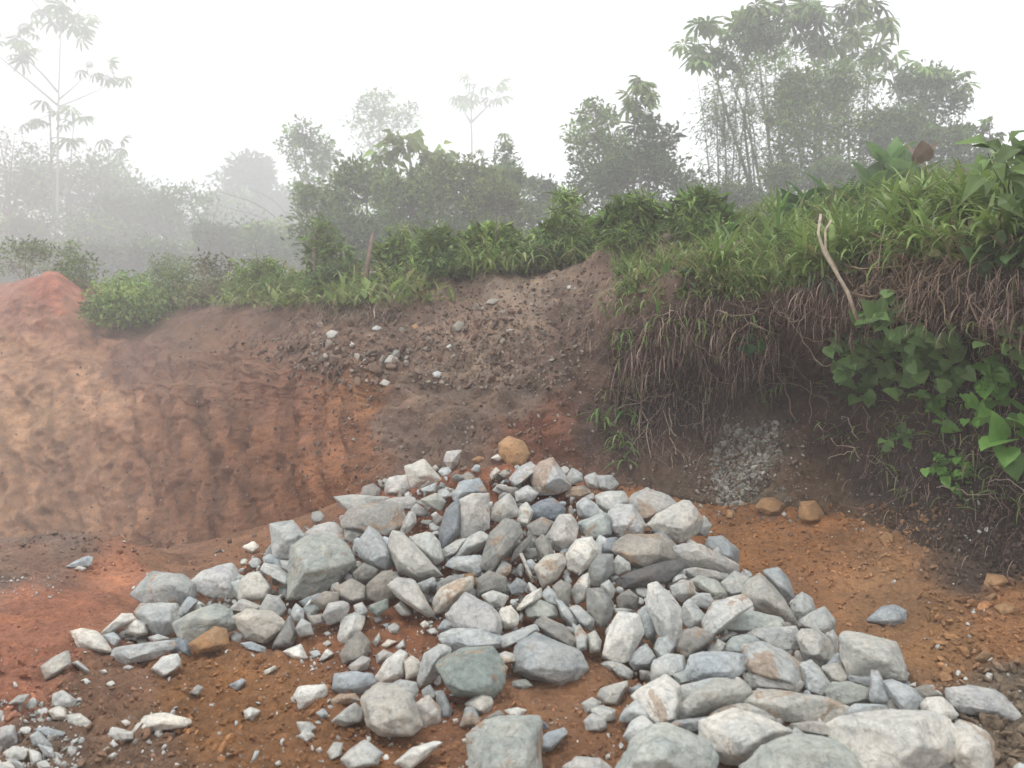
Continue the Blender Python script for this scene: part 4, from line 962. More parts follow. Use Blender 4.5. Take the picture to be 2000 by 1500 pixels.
for k, (n_, lab, px, py, rx, ry, Y, tint, nc) in enumerate([
    ('spreading_tree', 'rounded misty grey-green tree crown at the left picture edge', 20, 420, 90, 110, 27, GR1, 130), ('spreading_tree', 'broad dome-shaped misty tree crown, biggest one of the left skyline', 165, 385, 125, 75, 29, GR1, 190),
    ('spreading_tree', 'layered feathery grey-green tree in front of the big left dome', 140, 470, 130, 50, 25, GR1, 170), ('spreading_tree', 'right shoulder of the left thicket, a misty rounded tree', 290, 450, 100, 70, 26, GR3, 170),
    ('leafy_shrub', 'dark misty shrub mass behind the red earth hump', 90, 530, 120, 45, 21, GR3, 150), ('leafy_shrub', 'dark misty shrub left of the bright green bush', 260, 520, 110, 45, 20.5, GR3, 150),
    ('leafy_shrub', 'grey-green shrub below the gap in the skyline, left of centre', 370, 520, 80, 45, 20.5, GR1, 120), ('leafy_shrub', 'low misty shrub left of the leaning dead stem', 470, 490, 80, 50, 20, GR3, 130), ('leafy_shrub', 'shaggy misty shrub just left of the leaning dead stem', 560, 500, 80, 60, 19.5, GR1, 140)]):
    tree(n_, lab, n_.replace('_', ' ').split()[1] if n_ != 'spreading_tree' else 'tree', Y, (px, 575), [[(px, 575), (px+5, py+ry*.3), (px, py-ry*.3)], [(px, 570), (px-rx*.4, py)], [(px, 570), (px+rx*.45, py)]],
         [(px, py, rx, ry, 'small', nc, 22, .30 if Y > 24 else .22, tint, 0), (px-rx*.5, py-ry*.45, rx*.4, ry*.35, 'small', nc//5, 20, .26, tint, -.6), (px+rx*.45, py-ry*.35, rx*.45, ry*.35, 'small', nc//5, 20, .26, tint, -.4)], 20+k, BARK, TG, .09)
tree('slender_tree', 'thin sparse tree with open lacy crown left of the skyline gap', 'tree', 32, (390, 560), [[(395, 560), (385, 450), (370, 370)], [(395, 500), (420, 420), (430, 370)], [(390, 500), (340, 400)]], [(365, 385, 60, 30, 'small', 42, 10, .26, GR1, 0), (405, 420, 40, 50, 'small', 30, 9, .26, GR1, 0), (330, 400, 40, 35, 'small', 24, 9, .26, GR1, 0), (425, 455, 25, 25, 'small', 12, 9, .24, GR1, 0)], 31, BARK, TG, .07)
tree('spreading_tree', 'faintest blue-grey tree far off in the mist, left of centre', 'tree', 52, (490, 540), [[(490, 540), (490, 420), (490, 330)]], [(490, 335, 35, 35, 'small', 60, 22, .7, GR3, 0), (480, 400, 65, 60, 'small', 150, 24, .8, GR3, 0), (560, 440, 60, 60, 'small', 110, 22, .8, GR3, 0), (430, 450, 40, 40, 'small', 60, 20, .7, GR3, 0)], 32, BARK, TG, .3)
tree('bare_shrub', 'bare arching twigs in front of the faint far tree', 'shrub', 22, (590, 560), [[(590, 560), (560, 440), (500, 395), (430, 375)], [(590, 550), (570, 430), (530, 385), (480, 365)], [(600, 560), (540, 430), (440, 405)], [(600, 550), (590, 440), (570, 380)], [(600, 560), (530, 470), (455, 455)]], [(500, 410, 50, 20, 'small', 6, 4, .14, GR3, 0)], 33, (.13, .11, .10), TG, .025)
# centre
tree('slender_tree', 'slim tree with two separate leafy tufts, left of the skyline centre', 'tree', 25, (620, 560), [[(620, 560), (610, 420), (590, 260)], [(618, 450), (640, 300)], [(612, 420), (570, 300)]], [(588, 262, 32, 28, 'small', 34, 14, .24, GR1, 0), (592, 305, 36, 30, 'small', 22, 10, .24, GR1, 0), (636, 305, 26, 40, 'small', 36, 14, .24, GR1, 0), (560, 285, 18, 18, 'small', 8, 8, .2, GR1, 0), (620, 370, 55, 40, 'small', 50, 12, .24, GR1, 0)], 34, BARK, TG, .06)
tree('slender_tree', 'tall faint tree rising behind the big-leaved tree at centre', 'tree', 38, (740, 560), [[(745, 560), (742, 350), (740, 200)], [(742, 330), (700, 230)], [(742, 320), (780, 230)]], [(742, 205, 40, 30, 'small', 50, 13, .3, GR1, 0), (755, 240, 60, 30, 'small', 50, 11, .3, GR1, 0), (690, 230, 26, 22, 'small', 18, 10, .28, GR1, 0), (800, 220, 20, 22, 'small', 16, 10, .28, GR1, 0), (725, 280, 45, 40, 'small', 30, 10, .3, GR1, 0)], 35, BARK, TG, .08)
tree('umbrella_tree', 'faintest umbrella-leaved tree floating in white mist above the centre', 'tree', 46, (925, 540), [[(925, 540), (922, 330), (920, 190)], [(920, 240), (905, 215)], [(920, 240), (980, 180)]], [(930, 165, 22, 22, 'palm', 5, 4, 1.9, GR1, 0), (905, 200, 26, 20, 'palm', 6, 4, 1.9, GR1, 0), (985, 180, 16, 24, 'palm', 4, 4, 1.8, GR1, 0), (940, 190, 20, 12, 'palm', 3, 3, 1.7, GR1, 0)], 36, BARK, TG, .12)
tree('broadleaf_tree', 'tree with large drooping pale leaves at the top of the centre thicket', 'tree', 18, (790, 540), [[(800, 540), (805, 420), (800, 290)], [(803, 400), (850, 320)], [(803, 400), (760, 320)]], [(798, 268, 34, 26, 'big', 12, 6, .50, (.26, .32, .13), 0), (835, 305, 45, 26, 'big', 13, 6, .45, (.22, .28, .11), 0), (770, 305, 34, 35, 'big', 12, 5, .42, (.2, .27, .1), 0), (862, 325, 35, 35, 'big', 10, 5, .42, (.2, .27, .1), 0), (815, 350, 60, 40, 'big', 18, 5, .36, GR1, .3)], 37, BARK, TG, .06)
for k, (lab, px, py, rx, ry, Y, tint, nc, kind, sz) in enumerate([
    ('rounded misty bush left of the big-leaved tree', 715, 395, 75, 75, 18.5, GR1, 170, 'small', .20), ('shaggy dark bush under the big-leaved tree', 800, 420, 80, 80, 17.5, GR1, 190, 'small', .18), ('bright olive bush right of the big-leaved tree', 905, 395, 85, 75, 17.5, (.14, .18, .04), 210, 'small', .17),
    ('olive bush with a pale edge, right half of the centre thicket', 965, 420, 55, 60, 17, (.15, .19, .045), 130, 'small', .16), ('dark rounded bush on the skyline right of the centre thicket', 1050, 385, 42, 34, 22, GR3, 70, 'small', .2), ('dark misty bush at the base of the centre thicket', 700, 480, 110, 60, 17, GR3, 190, 'small', .18),
    ('dark bush low in the middle of the centre thicket', 860, 480, 100, 50, 16.5, GR3, 170, 'small', .17), ('mid green bush under the small umbrella-leaved tree', 985, 370, 45, 40, 19, GR1, 80, 'small', .19), ('low grey-green bush between centre thicket and right trees', 1060, 450, 55, 50, 19, GR1, 90, 'small', .18), ('misty bush beneath the slim two-tufted tree', 630, 430, 60, 70, 18.5, GR1, 120, 'small', .2)]):
    tree('leafy_shrub', lab, 'shrub', Y, (px, 545), [[(px, 545), (px+4, py+ry*.3), (px-3, py-ry*.3)], [(px, 540), (px-rx*.4, py)], [(px, 540), (px+rx*.45, py)]], [(px, py, rx, ry, kind, nc, 20, sz, tint, 0), (px-rx*.4, py-ry*.6, rx*.4, ry*.35, kind, nc//6, 16, sz, tint, -.3), (px+rx*.5, py-ry*.4, rx*.4, ry*.4, kind, nc//6, 16, sz, tint, -.2)], 50+k, BARK, TG, .05)
tree('umbrella_tree', 'small umbrella-leaved tree standing up from the centre thicket skyline', 'tree', 21, (965, 530), [[(962, 530), (963, 400), (966, 300)], [(962, 380), (940, 300)], [(962, 380), (985, 320)]], [(966, 278, 28, 14, 'palm', 5, 4, .5, GR1, 0), (985, 330, 30, 45, 'small', 40, 12, .22, GR3, 0), (935, 295, 20, 14, 'palm', 3, 4, .45, GR1, 0), (995, 305, 10, 8, 'palm', 1, 3, .4, GR1, 0)], 61, BARK, TG, .035)
# right of centre
tree('leafy_tree', 'open-crowned pale green tree left in the right-hand tree group', 'tree', 16.5, (1180, 480), [[(1190, 480), (1175, 380), (1165, 230)], [(1180, 400), (1140, 280)], [(1180, 400), (1215, 300)]], [(1162, 235, 45, 28, 'small', 44, 12, .17, GR2, 0), (1160, 205, 14, 22, 'small', 12, 10, .15, GR1, 0), (1145, 265, 40, 35, 'small', 46, 12, .17, GR2, 0), (1180, 300, 60, 50, 'small', 80, 13, .17, GR1, 0), (1165, 370, 60, 50, 'small', 80, 13, .17, GR3, 0)], 62, BARK, TG, .05)
tree('umbrella_tree', 'umbrella-leaved tree with a drooping leaf rosette above the dark bush', 'tree', 15, (1250, 470), [[(1255, 470), (1250, 330), (1244, 200)], [(1250, 330), (1290, 260)]], [(1243, 158, 26, 12, 'palm', 4, 5, .62, GR1, 0), (1240, 182, 40, 16, 'palm', 6, 5, .62, GR1, 0), (1243, 210, 40, 18, 'palm', 6, 5, .6, GR1, 0), (1262, 235, 30, 18, 'palm', 4, 5, .5, GR3, 0), (1270, 270, 50, 40, 'small', 70, 15, .17, GR3, 0), (1285, 320, 55, 45, 'small', 80, 15, .17, GR3, 0)], 63, BARK, TG, .05)
for k, (lab, px, py, rx, ry, Y, tint, nc) in enumerate([('dark leafy bush below the drooping leaf rosette', 1235, 360, 80, 70, 15.5, GR3, 150), ('misty bush at the left foot of the right tree group', 1140, 430, 65, 50, 16, GR1, 110), ('dark bush behind the dry brush heap', 1240, 430, 75, 40, 15, GR3, 110), ('dark bush filling the gap left of the tall stems', 1345, 400, 50, 60, 15.5, GR3, 90), ('dark bush at the foot of the tall slanting stems', 1440, 400, 80, 40, 15, GR3, 130)]):
    tree('leafy_shrub', lab, 'shrub', Y, (px, 470), [[(px, 470), (px+4, py), (px-3, py-ry*.4)], [(px, 470), (px-rx*.4, py-5)], [(px, 470), (px+rx*.45, py-5)]], [(px, py, rx, ry, 'small', nc, 17, .16, tint, 0), (px-rx*.3, py-ry*.6, rx*.4, ry*.4, 'lance', nc//5, 14, .2, GR1, -.2)], 70+k, BARK, TG, .04)
tree('umbrella_tree', 'tall multi-stemmed umbrella-leaved tree, left half of the high right group', 'tree', 17, (1490, 430), [[(1490, 430), (1455, 330), (1425, 240), (1400, 160), (1385, 70)], [(1500, 430), (1470, 300), (1440, 200), (1400, 130)], [(1520, 430), (1500, 280), (1480, 150), (1475, 30)], [(1540, 430), (1530, 300), (1515, 200), (1520, 120)], [(1470, 380), (1450, 240), (1455, 200)]],
     [(1385, 50, 36, 14, 'palm', 5, 5, .72, GR1, 0), (1365, 95, 38, 20, 'palm', 6, 5, .7, GR1, 0), (1360, 120, 36, 18, 'palm', 6, 5, .66, GR1, 0), (1475, 10, 60, 18, 'palm', 9, 5, .75, GR1, 0), (1500, 40, 55, 16, 'palm', 7, 5, .75, GR1, 0), (1440, 50, 40, 16, 'palm', 5, 5, .7, GR1, .3), (1430, 90, 50, 30, 'palm', 7, 5, .6, GR3, .5), (1480, 80, 50, 25, 'small', 50, 13, .2, (.085, .13, .04), -.3), (1420, 130, 50, 30, 'small', 46, 11, .2, GR3, 0), (1495, 105, 45, 25, 'small', 34, 11, .2, GR1, 0)], 80, (.24, .22, .2), TG, .05)
tree('umbrella_tree', 'tall umbrella-leaved tree, right half of the high right group', 'tree', 17.5, (1620, 420), [[(1610, 420), (1600, 250), (1600, 100), (1590, 20)], [(1630, 420), (1640, 250), (1650, 130), (1660, 40)], [(1650, 420), (1690, 260), (1700, 120)], [(1605, 180), (1560, 60)]],
     [(1560, 20, 50, 20, 'palm', 8, 5, .8, GR1, 0), (1600, 45, 50, 20, 'palm', 7, 5, .8, GR3, 0), (1640, 15, 50, 18, 'palm', 7, 5, .8, GR1, 0), (1690, 10, 45, 20, 'palm', 7, 5, .8, GR1, 0), (1725, 48, 30, 14, 'palm', 4, 5, .72, GR1, 0), (1700, 80, 50, 22, 'palm', 7, 5, .75, GR1, 0), (1590, 85, 40, 22, 'palm', 6, 5, .66, GR3, 0), (1670, 105, 55, 20, 'palm', 7, 5, .7, GR1, 0), (1640, 80, 60, 35, 'small', 46, 12, .2, GR1, .3), (1725, 110, 30, 12, 'palm', 4, 4, .6, GR1, 0)], 81, (.24, .22, .2), TG, .055)
for k, (n_, lab, px, py, rx, ry, Y, tint, nc, kd) in enumerate([
    ('bamboo', 'feathery bamboo-like clump at the left side of the high right group', 1415, 270, 40, 140, 16.5, GR3, 150, 'lance'), ('bamboo', 'pale-stemmed bamboo-like clump in the middle of the high right group', 1500, 240, 60, 150, 16.2, GR1, 230, 'lance'),
    ('leafy_tree', 'dense olive tree in the heart of the high right group', 1590, 250, 75, 120, 16, GR1, 300, 'small'), ('bamboo', 'bamboo-like clump with thin pale canes, right part of the high group', 1655, 240, 60, 140, 16.4, GR1, 200, 'lance'),
    ('leafy_tree', 'dark rounded tree right of the high group', 1800, 210, 62, 75, 17.5, GR3, 190, 'small'), ('leafy_tree', 'dark lower tree between the high group and the right edge', 1740, 290, 70, 80, 16, GR3, 190, 'small'), ('leafy_shrub', 'dark bush below the dark rounded tree', 1840, 300, 60, 50, 15.5, GR3, 120, 'small'),
    ('leafy_shrub', 'dark bush in the shade at the foot of the high group', 1560, 370, 90, 55, 15.2, GR3, 180, 'small'), ('leafy_shrub', 'dark bush behind the grass right of the high group', 1690, 360, 80, 40, 14.8, GR3, 130, 'small')]):
    st = [[(px, 440), (px+5, py+ry*.4), (px-5, py-ry*.7)], [(px+10, 440), (px+rx*.5, py), (px+rx*.6, py-ry*.7)], [(px-10, 440), (px-rx*.4, py), (px-rx*.7, py-ry*.7)]]
    if n_ == 'bamboo': st += [[(px+a, 440), (px+a*1.2+b, py), (px+a*1.6+2*b, py-ry*.9)] for a, b in ((-20, -12), (22, 9))]
    tree(n_, lab, {'bamboo': 'bamboo', 'leafy_tree': 'tree', 'leafy_shrub': 'shrub'}[n_], Y, (px, 440), st, [(px, py, rx, ry, kd, nc, 15, .19 if kd == 'lance' else .15, tint, 0), (px-rx*.5, py-ry*.5, rx*.4, ry*.4, kd, nc//6, 12, .18, GR1, -.2), (px+rx*.5, py-ry*.6, rx*.4, ry*.35, kd, nc//6, 12, .18, GR1, -.2)], 90+k, (.26, .25, .22), TG, .035 if n_ == 'bamboo' else .05)
tree('umbrella_tree', 'umbrella-leaved tree crowning the dark rounded tree at right', 'tree', 17, (1800, 440), [[(1790, 440), (1770, 260), (1740, 130)], [(1800, 440), (1830, 250), (1845, 150)]], [(1730, 115, 24, 12, 'palm', 3, 4, .7, GR1, 0), (1715, 145, 26, 12, 'palm', 3, 4, .65, GR1, 0), (1840, 138, 38, 12, 'palm', 6, 5, .62, GR2, 0), (1866, 165, 22, 12, 'palm', 3, 5, .6, GR1, 0), (1800, 140, 50, 18, 'palm', 7, 5, .55, GR1, 0), (1870, 195, 25, 25, 'small', 20, 10, .17, GR3, 0)], 101, BARK, TG, .04)
tree('pointed_tree', 'small pointed tree with drooping leaves alone against the mist at right', 'tree', 15, (1930, 430), [[(1935, 430), (1934, 300), (1932, 225)]], [(1932, 240, 9, 18, 'big', 7, 6, .22, GR1, 0), (1933, 268, 17, 18, 'big', 12, 8, .24, GR1, 0), (1935, 295, 24, 20, 'big', 16, 8, .24, GR1, 0), (1915, 320, 25, 25, 'small', 26, 12, .15, GR3, 0), (1890, 260, 16, 16, 'big', 7, 6, .24, GR1, 0)], 102, BARK, TG, .03)
tree('leafy_shrub', 'thin bush fading out between the pointed tree and the dark trees', 'shrub', 16, (1890, 430), [[(1890, 430), (1888, 340), (1880, 270)], [(1890, 430), (1870, 330)], [(1872, 330), (1872, 160)]], [(1885, 330, 35, 40, 'small', 50, 12, .15, GR3, 0), (1870, 270, 25, 30, 'small', 26, 9, .15, GR3, 0)], 103, BARK, TG, .025)
for (lab, a, b, c_, Y, r) in [('leaning weathered dead stem standing at the edge of the scree', (710, 580), (718, 520), (728, 455), 13.2, .045), ('thin dead stem standing in the misty shrubs left of the leaning one', (612, 560), (614, 500), (616, 440), 15, .03), ('thin white tree stem rising from the low green plants', (862, 520), (858, 470), (854, 430), 15.5, .035)]:
    p = [np.array(P(*q, Y)) for q in (a, b, c_)]; h, _ = down(p[0][0], p[0][1]); p[0][2] = (h[2] if h else p[0][2])-.1
    V, f = tube(np.array(p), [r, r*.85, r*.6], 7); bg_ = Bag(); bg_.add(V, f, (.20, .15, .12) if 'white' not in lab else (.34, .32, .29))
    V, f = tube(np.array([p[1], p[1]+np.array([.25, .05, -.3])]), [r*.4, r*.2], 5); bg_.add(V, f, (.22, .17, .14))
    tag(bg_.build('dead_sapling', MAT_BARK, None, tuple(p[0]), True), lab, 'dead sapling')

# ------------------------------------------------------------------ grass and straw on the bank
def plant_hits(region, n_, rs, hmin=None):
    x0, x1, y0, y1, poly = region; H = []; Nn = []
    for _ in range(n_):
        px, py = rs.uniform(x0, x1), rs.uniform(y0, y1)
        if poly is not None and not inside((px, py), poly): continue
        h, nr = ray(px, py)
        if h is None or h[1] > 26: continue
        H.append(h); Nn.append(nr if nr.dot(CAM-h) > 0 else -nr)
    return np.array(H).reshape(-1, 3), np.array(Nn).reshape(-1, 3)
def blades(bag, H, kinds, L0, L1, tints, rs, dirf, wid=1.0, per=1, spread=.03):
    H = np.repeat(H, per, 0); H = H+rs.normal(0, spread, H.shape)*np.array([1, 1, .15]); n_ = len(H)
    if n_ == 0: return
    d = dirf(n_); L = rs.uniform(L0, L1, n_); T_ = np.array(tints)[rs.integers(0, len(tints), n_)]*rs.uniform(.7, 1.3, (n_, 1)); w = rs.integers(0, len(kinds), n_)
    for k, kd in enumerate(kinds):
        m_ = w == k
        if not m_.any(): continue
        M = basis(d[m_])*L[m_][:, None, None]; M[:, :, 0] *= wid
        V, Fc, C = merge(*TP[kd], M, H[m_], T_[m_]); bag.add(V, Fc, C)
rs = np.random.default_rng(11)
upf = lambda s, z: (lambda n_: np.stack([rs.normal(0, s, n_), rs.normal(-.05, s, n_), np.full(n_, z)], 1))
ST_ = [(.25, .18, .13), (.18, .13, .09), (.34, .28, .2)]
GT = [(.19, .27, .07), (.22, .32, .09), (.15, .23, .065), (.27, .35, .13), (.30, .31, .14)]
TOPR = [(1190, 525), (1240, 490), (1330, 500), (1390, 455), (1480, 420), (1600, 400), (1700, 385), (1850, 370), (2150, 330), (2900, 270), (2900, 450), (2150, 530), (1880, 515), (1640, 545), (1540, 575), (1400, 585), (1250, 575)]
g = Bag()
H, _ = plant_hits((1190, 2900, 260, 590, TOPR), 6500, rs); H = H[(fbm(H*1.7, 3, 31)+.45*(H[:, 1]-7.6)+.35*(H[:, 0]-1.9)) > -.1]; blades(g, H, ['w0', 'w1', 'b1', 'b0'], .12, .34, GT, rs, upf(.38, 1), 1.0, 5, .05)
H, _ = plant_hits((1380, 2150, 330, 560, TOPR), 520, rs); blades(g, H, ['w0', 'w1', 'w2'], .30, .55, GT[:3], rs, upf(.45, 1), .85, 5, .03)
CR = [(1340, 470), (1450, 430), (1600, 400), (1750, 375), (2150, 330), (2150, 400), (1750, 425), (1450, 480)]
H, _ = plant_hits((1340, 2150, 330, 480, CR), 600, rs); blades(g, H, ['w0', 'w1', 'b1'], .25, .55, GT, rs, upf(.35, 1), .9, 6, .06)
H, _ = plant_hits((1200, 1480, 490, 590, None), 420, rs); H = H[fbm(H*2.2, 3, 33) > -.05]; blades(g, H, ['b1', 'w1', 'b2'], .15, .32, GT[1:], rs, upf(.5, .8), .9, 4, .03)
H, _ = plant_hits((1180, 1480, 575, 700, None), 46, rs); blades(g, H, ['b2', 'w2'], .15, .35, GT[:3], rs, upf(.6, .5), .8, 4, .02)
H, _ = plant_hits((1200, 2150, 330, 580, TOPR), 900, rs); blades(g, H, ['lance', 'small', 'heart'], .05, .15, [(.12, .2, .06), (.2, .27, .09), (.09, .16, .05), (.24, .24, .1)], rs, upf(.8, .6), 1, 5, .07)
H, _ = plant_hits((1200, 2150, 330, 580, TOPR), 700, rs); blades(g, H, ['s0', 's1', 'b1'], .15, .5, ST_, rs, upf(.7, .9), .7, 3, .06)
H, _ = plant_hits((1180, 1560, 600, 900, [(1180, 640), (1500, 600), (1560, 760), (1500, 820), (1300, 760), (1250, 900), (1180, 860)]), 200, rs); blades(g, H, ['b2', 'w2', 'w1'], .12, .34, GT, rs, upf(.7, .4), .7, 4, .03)
H, _ = plant_hits((1540, 2150, 560, 1060, [(1560, 760), (1620, 640), (2150, 600), (2150, 1040), (1800, 980), (1640, 900)]), 440, rs); blades(g, H, ['b2', 'w2', 'w1', 'lance'], .08, .26, GT, rs, upf(.8, .4), .7, 3, .03)
tag(g.build('grass', MAT_LEAF), 'thick bright green grass covering the top of the right-hand bank', 'grass', kind='stuff')
g = Bag()
H, _ = plant_hits((820, 1200, 470, 535, None), 1300, rs); H = H[(H[:, 1] > 11) & (fbm(H*1.3, 3, 35) > -.2)]; blades(g, H, ['w0', 'w1', 'b1', 'w2'], .15, .75, GT, rs, upf(.6, 1), .8, 4, .2); blades(g, H[::3], ['lance', 'small'], .1, .3, GT, rs, upf(.8, .6), 1, 6, .2)
H, _ = plant_hits((1030, 1350, 440, 505, None), 500, rs); blades(g, H[H[:, 1] > 10.5] if len(H) else H, ['w0', 'w1', 'b1'], .3, .6, GT[:4], rs, upf(.4, 1), 1.1, 4, .12)
H, _ = plant_hits((240, 860, 545, 600, None), 1100, rs); H = H[fbm(H*.7, 3, 5) > .05]; blades(g, H[H[:, 1] > 13] if len(H) else H, ['w0', 'w1', 'b1', 'w2'], .2, .8, GT, rs, upf(.7, 1), .9, 4, .25); blades(g, H[::2], ['lance', 'small'], .12, .35, GT, rs, upf(.8, .6), 1, 7, .3); blades(g, H[::3], ['s0', 's1'], .3, .8, ST_, rs, upf(.6, 1), .6, 3, .2)
tag(g.build('undergrowth', MAT_LEAF), 'low green undergrowth along the far rim behind the scree', 'undergrowth', kind='stuff')
# hanging dead roots and straw
dn = lambda sx, z, f=-.25: (lambda n_: np.stack([rs.normal(0, sx, n_), rs.normal(f, .25, n_), np.full(n_, z)+rs.normal(0, .3, n_)], 1))
ST = [(.25, .175, .14), (.16, .11, .09), (.32, .24, .19), (.11, .075, .065), (.42, .34, .27)]
LIP = [(1140, 560), (1200, 520), (1300, 525), (1400, 520), (1540, 540), (1640, 540), (1880, 510), (2150, 510), (2900, 430), (2900, 640), (2150, 660), (1900, 640), (1700, 640), (1560, 650), (1480, 690), (1420, 760), (1330, 800), (1250, 700), (1190, 680), (1140, 660)]
g = Bag()
H, _ = plant_hits((1140, 2900, 430, 800, LIP), 8500, rs); m1 = fbm(H*3, 2, 8) > -.15; blades(g, H[m1], ['s0', 's1', 'b1', 'b2'], .10, .34, ST, rs, dn(1.1, -.42, -.4), .5, 3, .06); blades(g, H[~m1][::2], ['s1', 'b1'], .08, .2, ST[:3], rs, dn(1, -.2, -.4), .5, 3, .05)
H, _ = plant_hits((1540, 2150, 640, 1090, [(1620, 860), (1560, 760), (1640, 640), (2150, 640), (2150, 1130), (1850, 1080), (1700, 1010), (1600, 960)]), 2600, rs); blades(g, H, ['s0', 's1', 'b1'], .05, .20, ST[:4], rs, dn(.7, -.6), .6, 2, .03)
H, _ = plant_hits((1190, 1560, 640, 900, [(1200, 650), (1500, 600), (1560, 700), (1440, 760), (1400, 880), (1250, 900), (1200, 800)]), 900, rs); blades(g, H, ['s0', 's1', 'b1'], .12, .42, ST, rs, dn(.8, -.7, -.3), .55, 3, .06)
H, _ = plant_hits((640, 1180, 520, 900, None), 90, rs); blades(g, H, ['s0'], .10, .30, ST, rs, dn(1.2, -.2), .6, 1, .03)
H, _ = plant_hits((590, 780, 545, 640, None), 420, rs); blades(g, H, ['s0', 's1', 'b1'], .15, .5, ST, rs, upf(.7, .5), .8, 3, .08)
H, _ = plant_hits((360, 560, 560, 620, None), 160, rs); blades(g, H, ['s0', 's1'], .2, .5, ST, rs, upf(.7, .5), .8, 3, .08)
H, _ = plant_hits((1380, 2100, 850, 1120, None), 300, rs); blades(g, H, ['s0', 's1'], .04, .12, [(.36, .30, .24), (.28, .2, .15), (.16, .1, .08)], rs, dn(1, 0), 1.4, 1, .02)
H, _ = plant_hits((1170, 2150, 560, 1000, [(1170, 600), (1500, 570), (2150, 540), (2150, 1050), (1800, 1000), (1580, 880), (1500, 760), (1400, 880), (1240, 900), (1180, 760)]), 900, rs)
for k in range(330):
    a = H[rs.integers(0, len(H))]; nb = H[np.argsort(((H-a)**2).sum(1))[rs.integers(3, 60)]]
    V, f = tube(curve(a+np.array([0, -rs.uniform(.02, .14), 0]), nb+np.array([0, -rs.uniform(.02, .14), 0]), rs.uniform(-.08, .16), 8, .012), np.full(8, rs.uniform(.0015, .0055)), 4); g.add(V, f, np.array(ST[rs.integers(0, 5)])*rs.uniform(.7, 1.2))
tag(g.build('dry_grass', MAT_STRAW), 'matted brown dead grass and roots hanging over the broken bank edge', 'dry grass', kind='stuff')
g = Bag()                                          # the heap of tangled dead vines
HEAP = [(1610, 520), (1660, 440), (1730, 430), (1800, 460), (1880, 500), (1900, 560), (1860, 600), (1760, 610), (1660, 590)]
H, Nn = plant_hits((1610, 1900, 430, 610, HEAP), 900, rs); H = H+Nn*rs.uniform(.0, .16, (len(H), 1))
blades(g, H, ['s0', 's1'], .12, .35, [(.30, .23, .17), (.24, .18, .13), (.18, .12, .09), (.36, .30, .23)], rs, dn(1.2, -.1, -.1), .5, 2, .03)
for k in range(70):
    a, b = rs.integers(0, len(H), 2); pa, pb = H[a], H[b]
    if np.linalg.norm(pa-pb) > 1.1: continue
    V, f = tube(curve(pa+np.array([0, -.06, .03]), pb+np.array([0, -.06, 0]), rs.uniform(0, .2), 10, .012), np.full(10, rs.uniform(.003, .006)), 4); g.add(V, f, np.array([.27, .20, .14])*rs.uniform(.7, 1.3))
tag(g.build('vine_tangle', MAT_STRAW), 'heap of tangled straw-coloured dead vines lying on the grassy bank', 'dead vines', kind='stuff')
def stalk(lab, pts, r, col, name='dead_cane', cat='cane', off=-.12):
    W_ = []
    for px, py in pts:
        h, nr = ray(px, py); W_.append(np.array(h)*[1, 1, 1]+np.array([0, off, 0.02]))
    W_ = np.array(W_); Yc = np.linspace(W_[0][1], W_[-1][1], len(W_)) if off > -.3 else np.linspace(W_[:, 1].min(), W_[:, 1].min()+.05, len(W_)); W_ = np.array([np.array(P(px, py, y)) for (px, py), y in zip(pts, np.minimum(W_[:, 1], np.maximum(Yc, W_[:, 1].min())))])
    V, f = tube(W_, np.full(len(W_), r)*np.linspace(1, .6, len(W_)), 6); b_ = Bag(); b_.add(V, f, col)
    return tag(b_.build(name, MAT_STRAW, None, tuple(W_[0]), True), lab, cat, 'dead canes and twigs on the bank')
stalk('pale dry cane slanting down the bank to the leafy vine, thickest one', [(1675, 625), (1655, 570), (1632, 530), (1608, 490), (1598, 455), (1603, 418)], .016, (.50, .42, .33), off=-.31)
stalk('pale bent cane beside the thickest slanting cane', [(1636, 530), (1612, 488), (1612, 450), (1624, 430)], .011, (.50, .42, .33), off=-.31)
stalk('thin arching brown twig over the right side of the vine heap', [(1815, 630), (1830, 585), (1870, 545), (1930, 500), (1980, 470)], .006, (.22, .17, .13))
stalk('long sagging brown twig across the front of the vine heap', [(1625, 510), (1680, 525), (1760, 520), (1840, 505)], .006, (.28, .21, .14))
stalk('lower sagging brown twig under the vine heap', [(1650, 570), (1700, 580), (1770, 565), (1840, 525), (1875, 508)], .006, (.28, .21, .14))
stalk('short broken twig poking out of the hanging roots', [(1465, 630), (1490, 642), (1526, 656)], .008, (.34, .27, .21))
stalk('brown twig slanting down left through the hanging roots', [(1462, 632), (1420, 665), (1380, 695)], .009, (.20, .14, .11))
stalk('pale stick lying on the dry brush at the bank crest', [(1252, 462), (1275, 485), (1295, 502)], .012, (.42, .36, .30))
stalk('reddish dead stem hanging down through the hanging roots', [(1265, 640), (1235, 680), (1215, 740), (1212, 760)], .008, (.20, .12, .10))
stalk('brown root hanging straight down beside the green sprig', [(1262, 690), (1253, 730), (1252, 790), (1254, 840)], .008, (.20, .14, .11))
stalk('thin root trailing along the shaded bank foot', [(1640, 985), (1700, 1000), (1780, 960), (1830, 900)], .006, (.17, .12, .10))

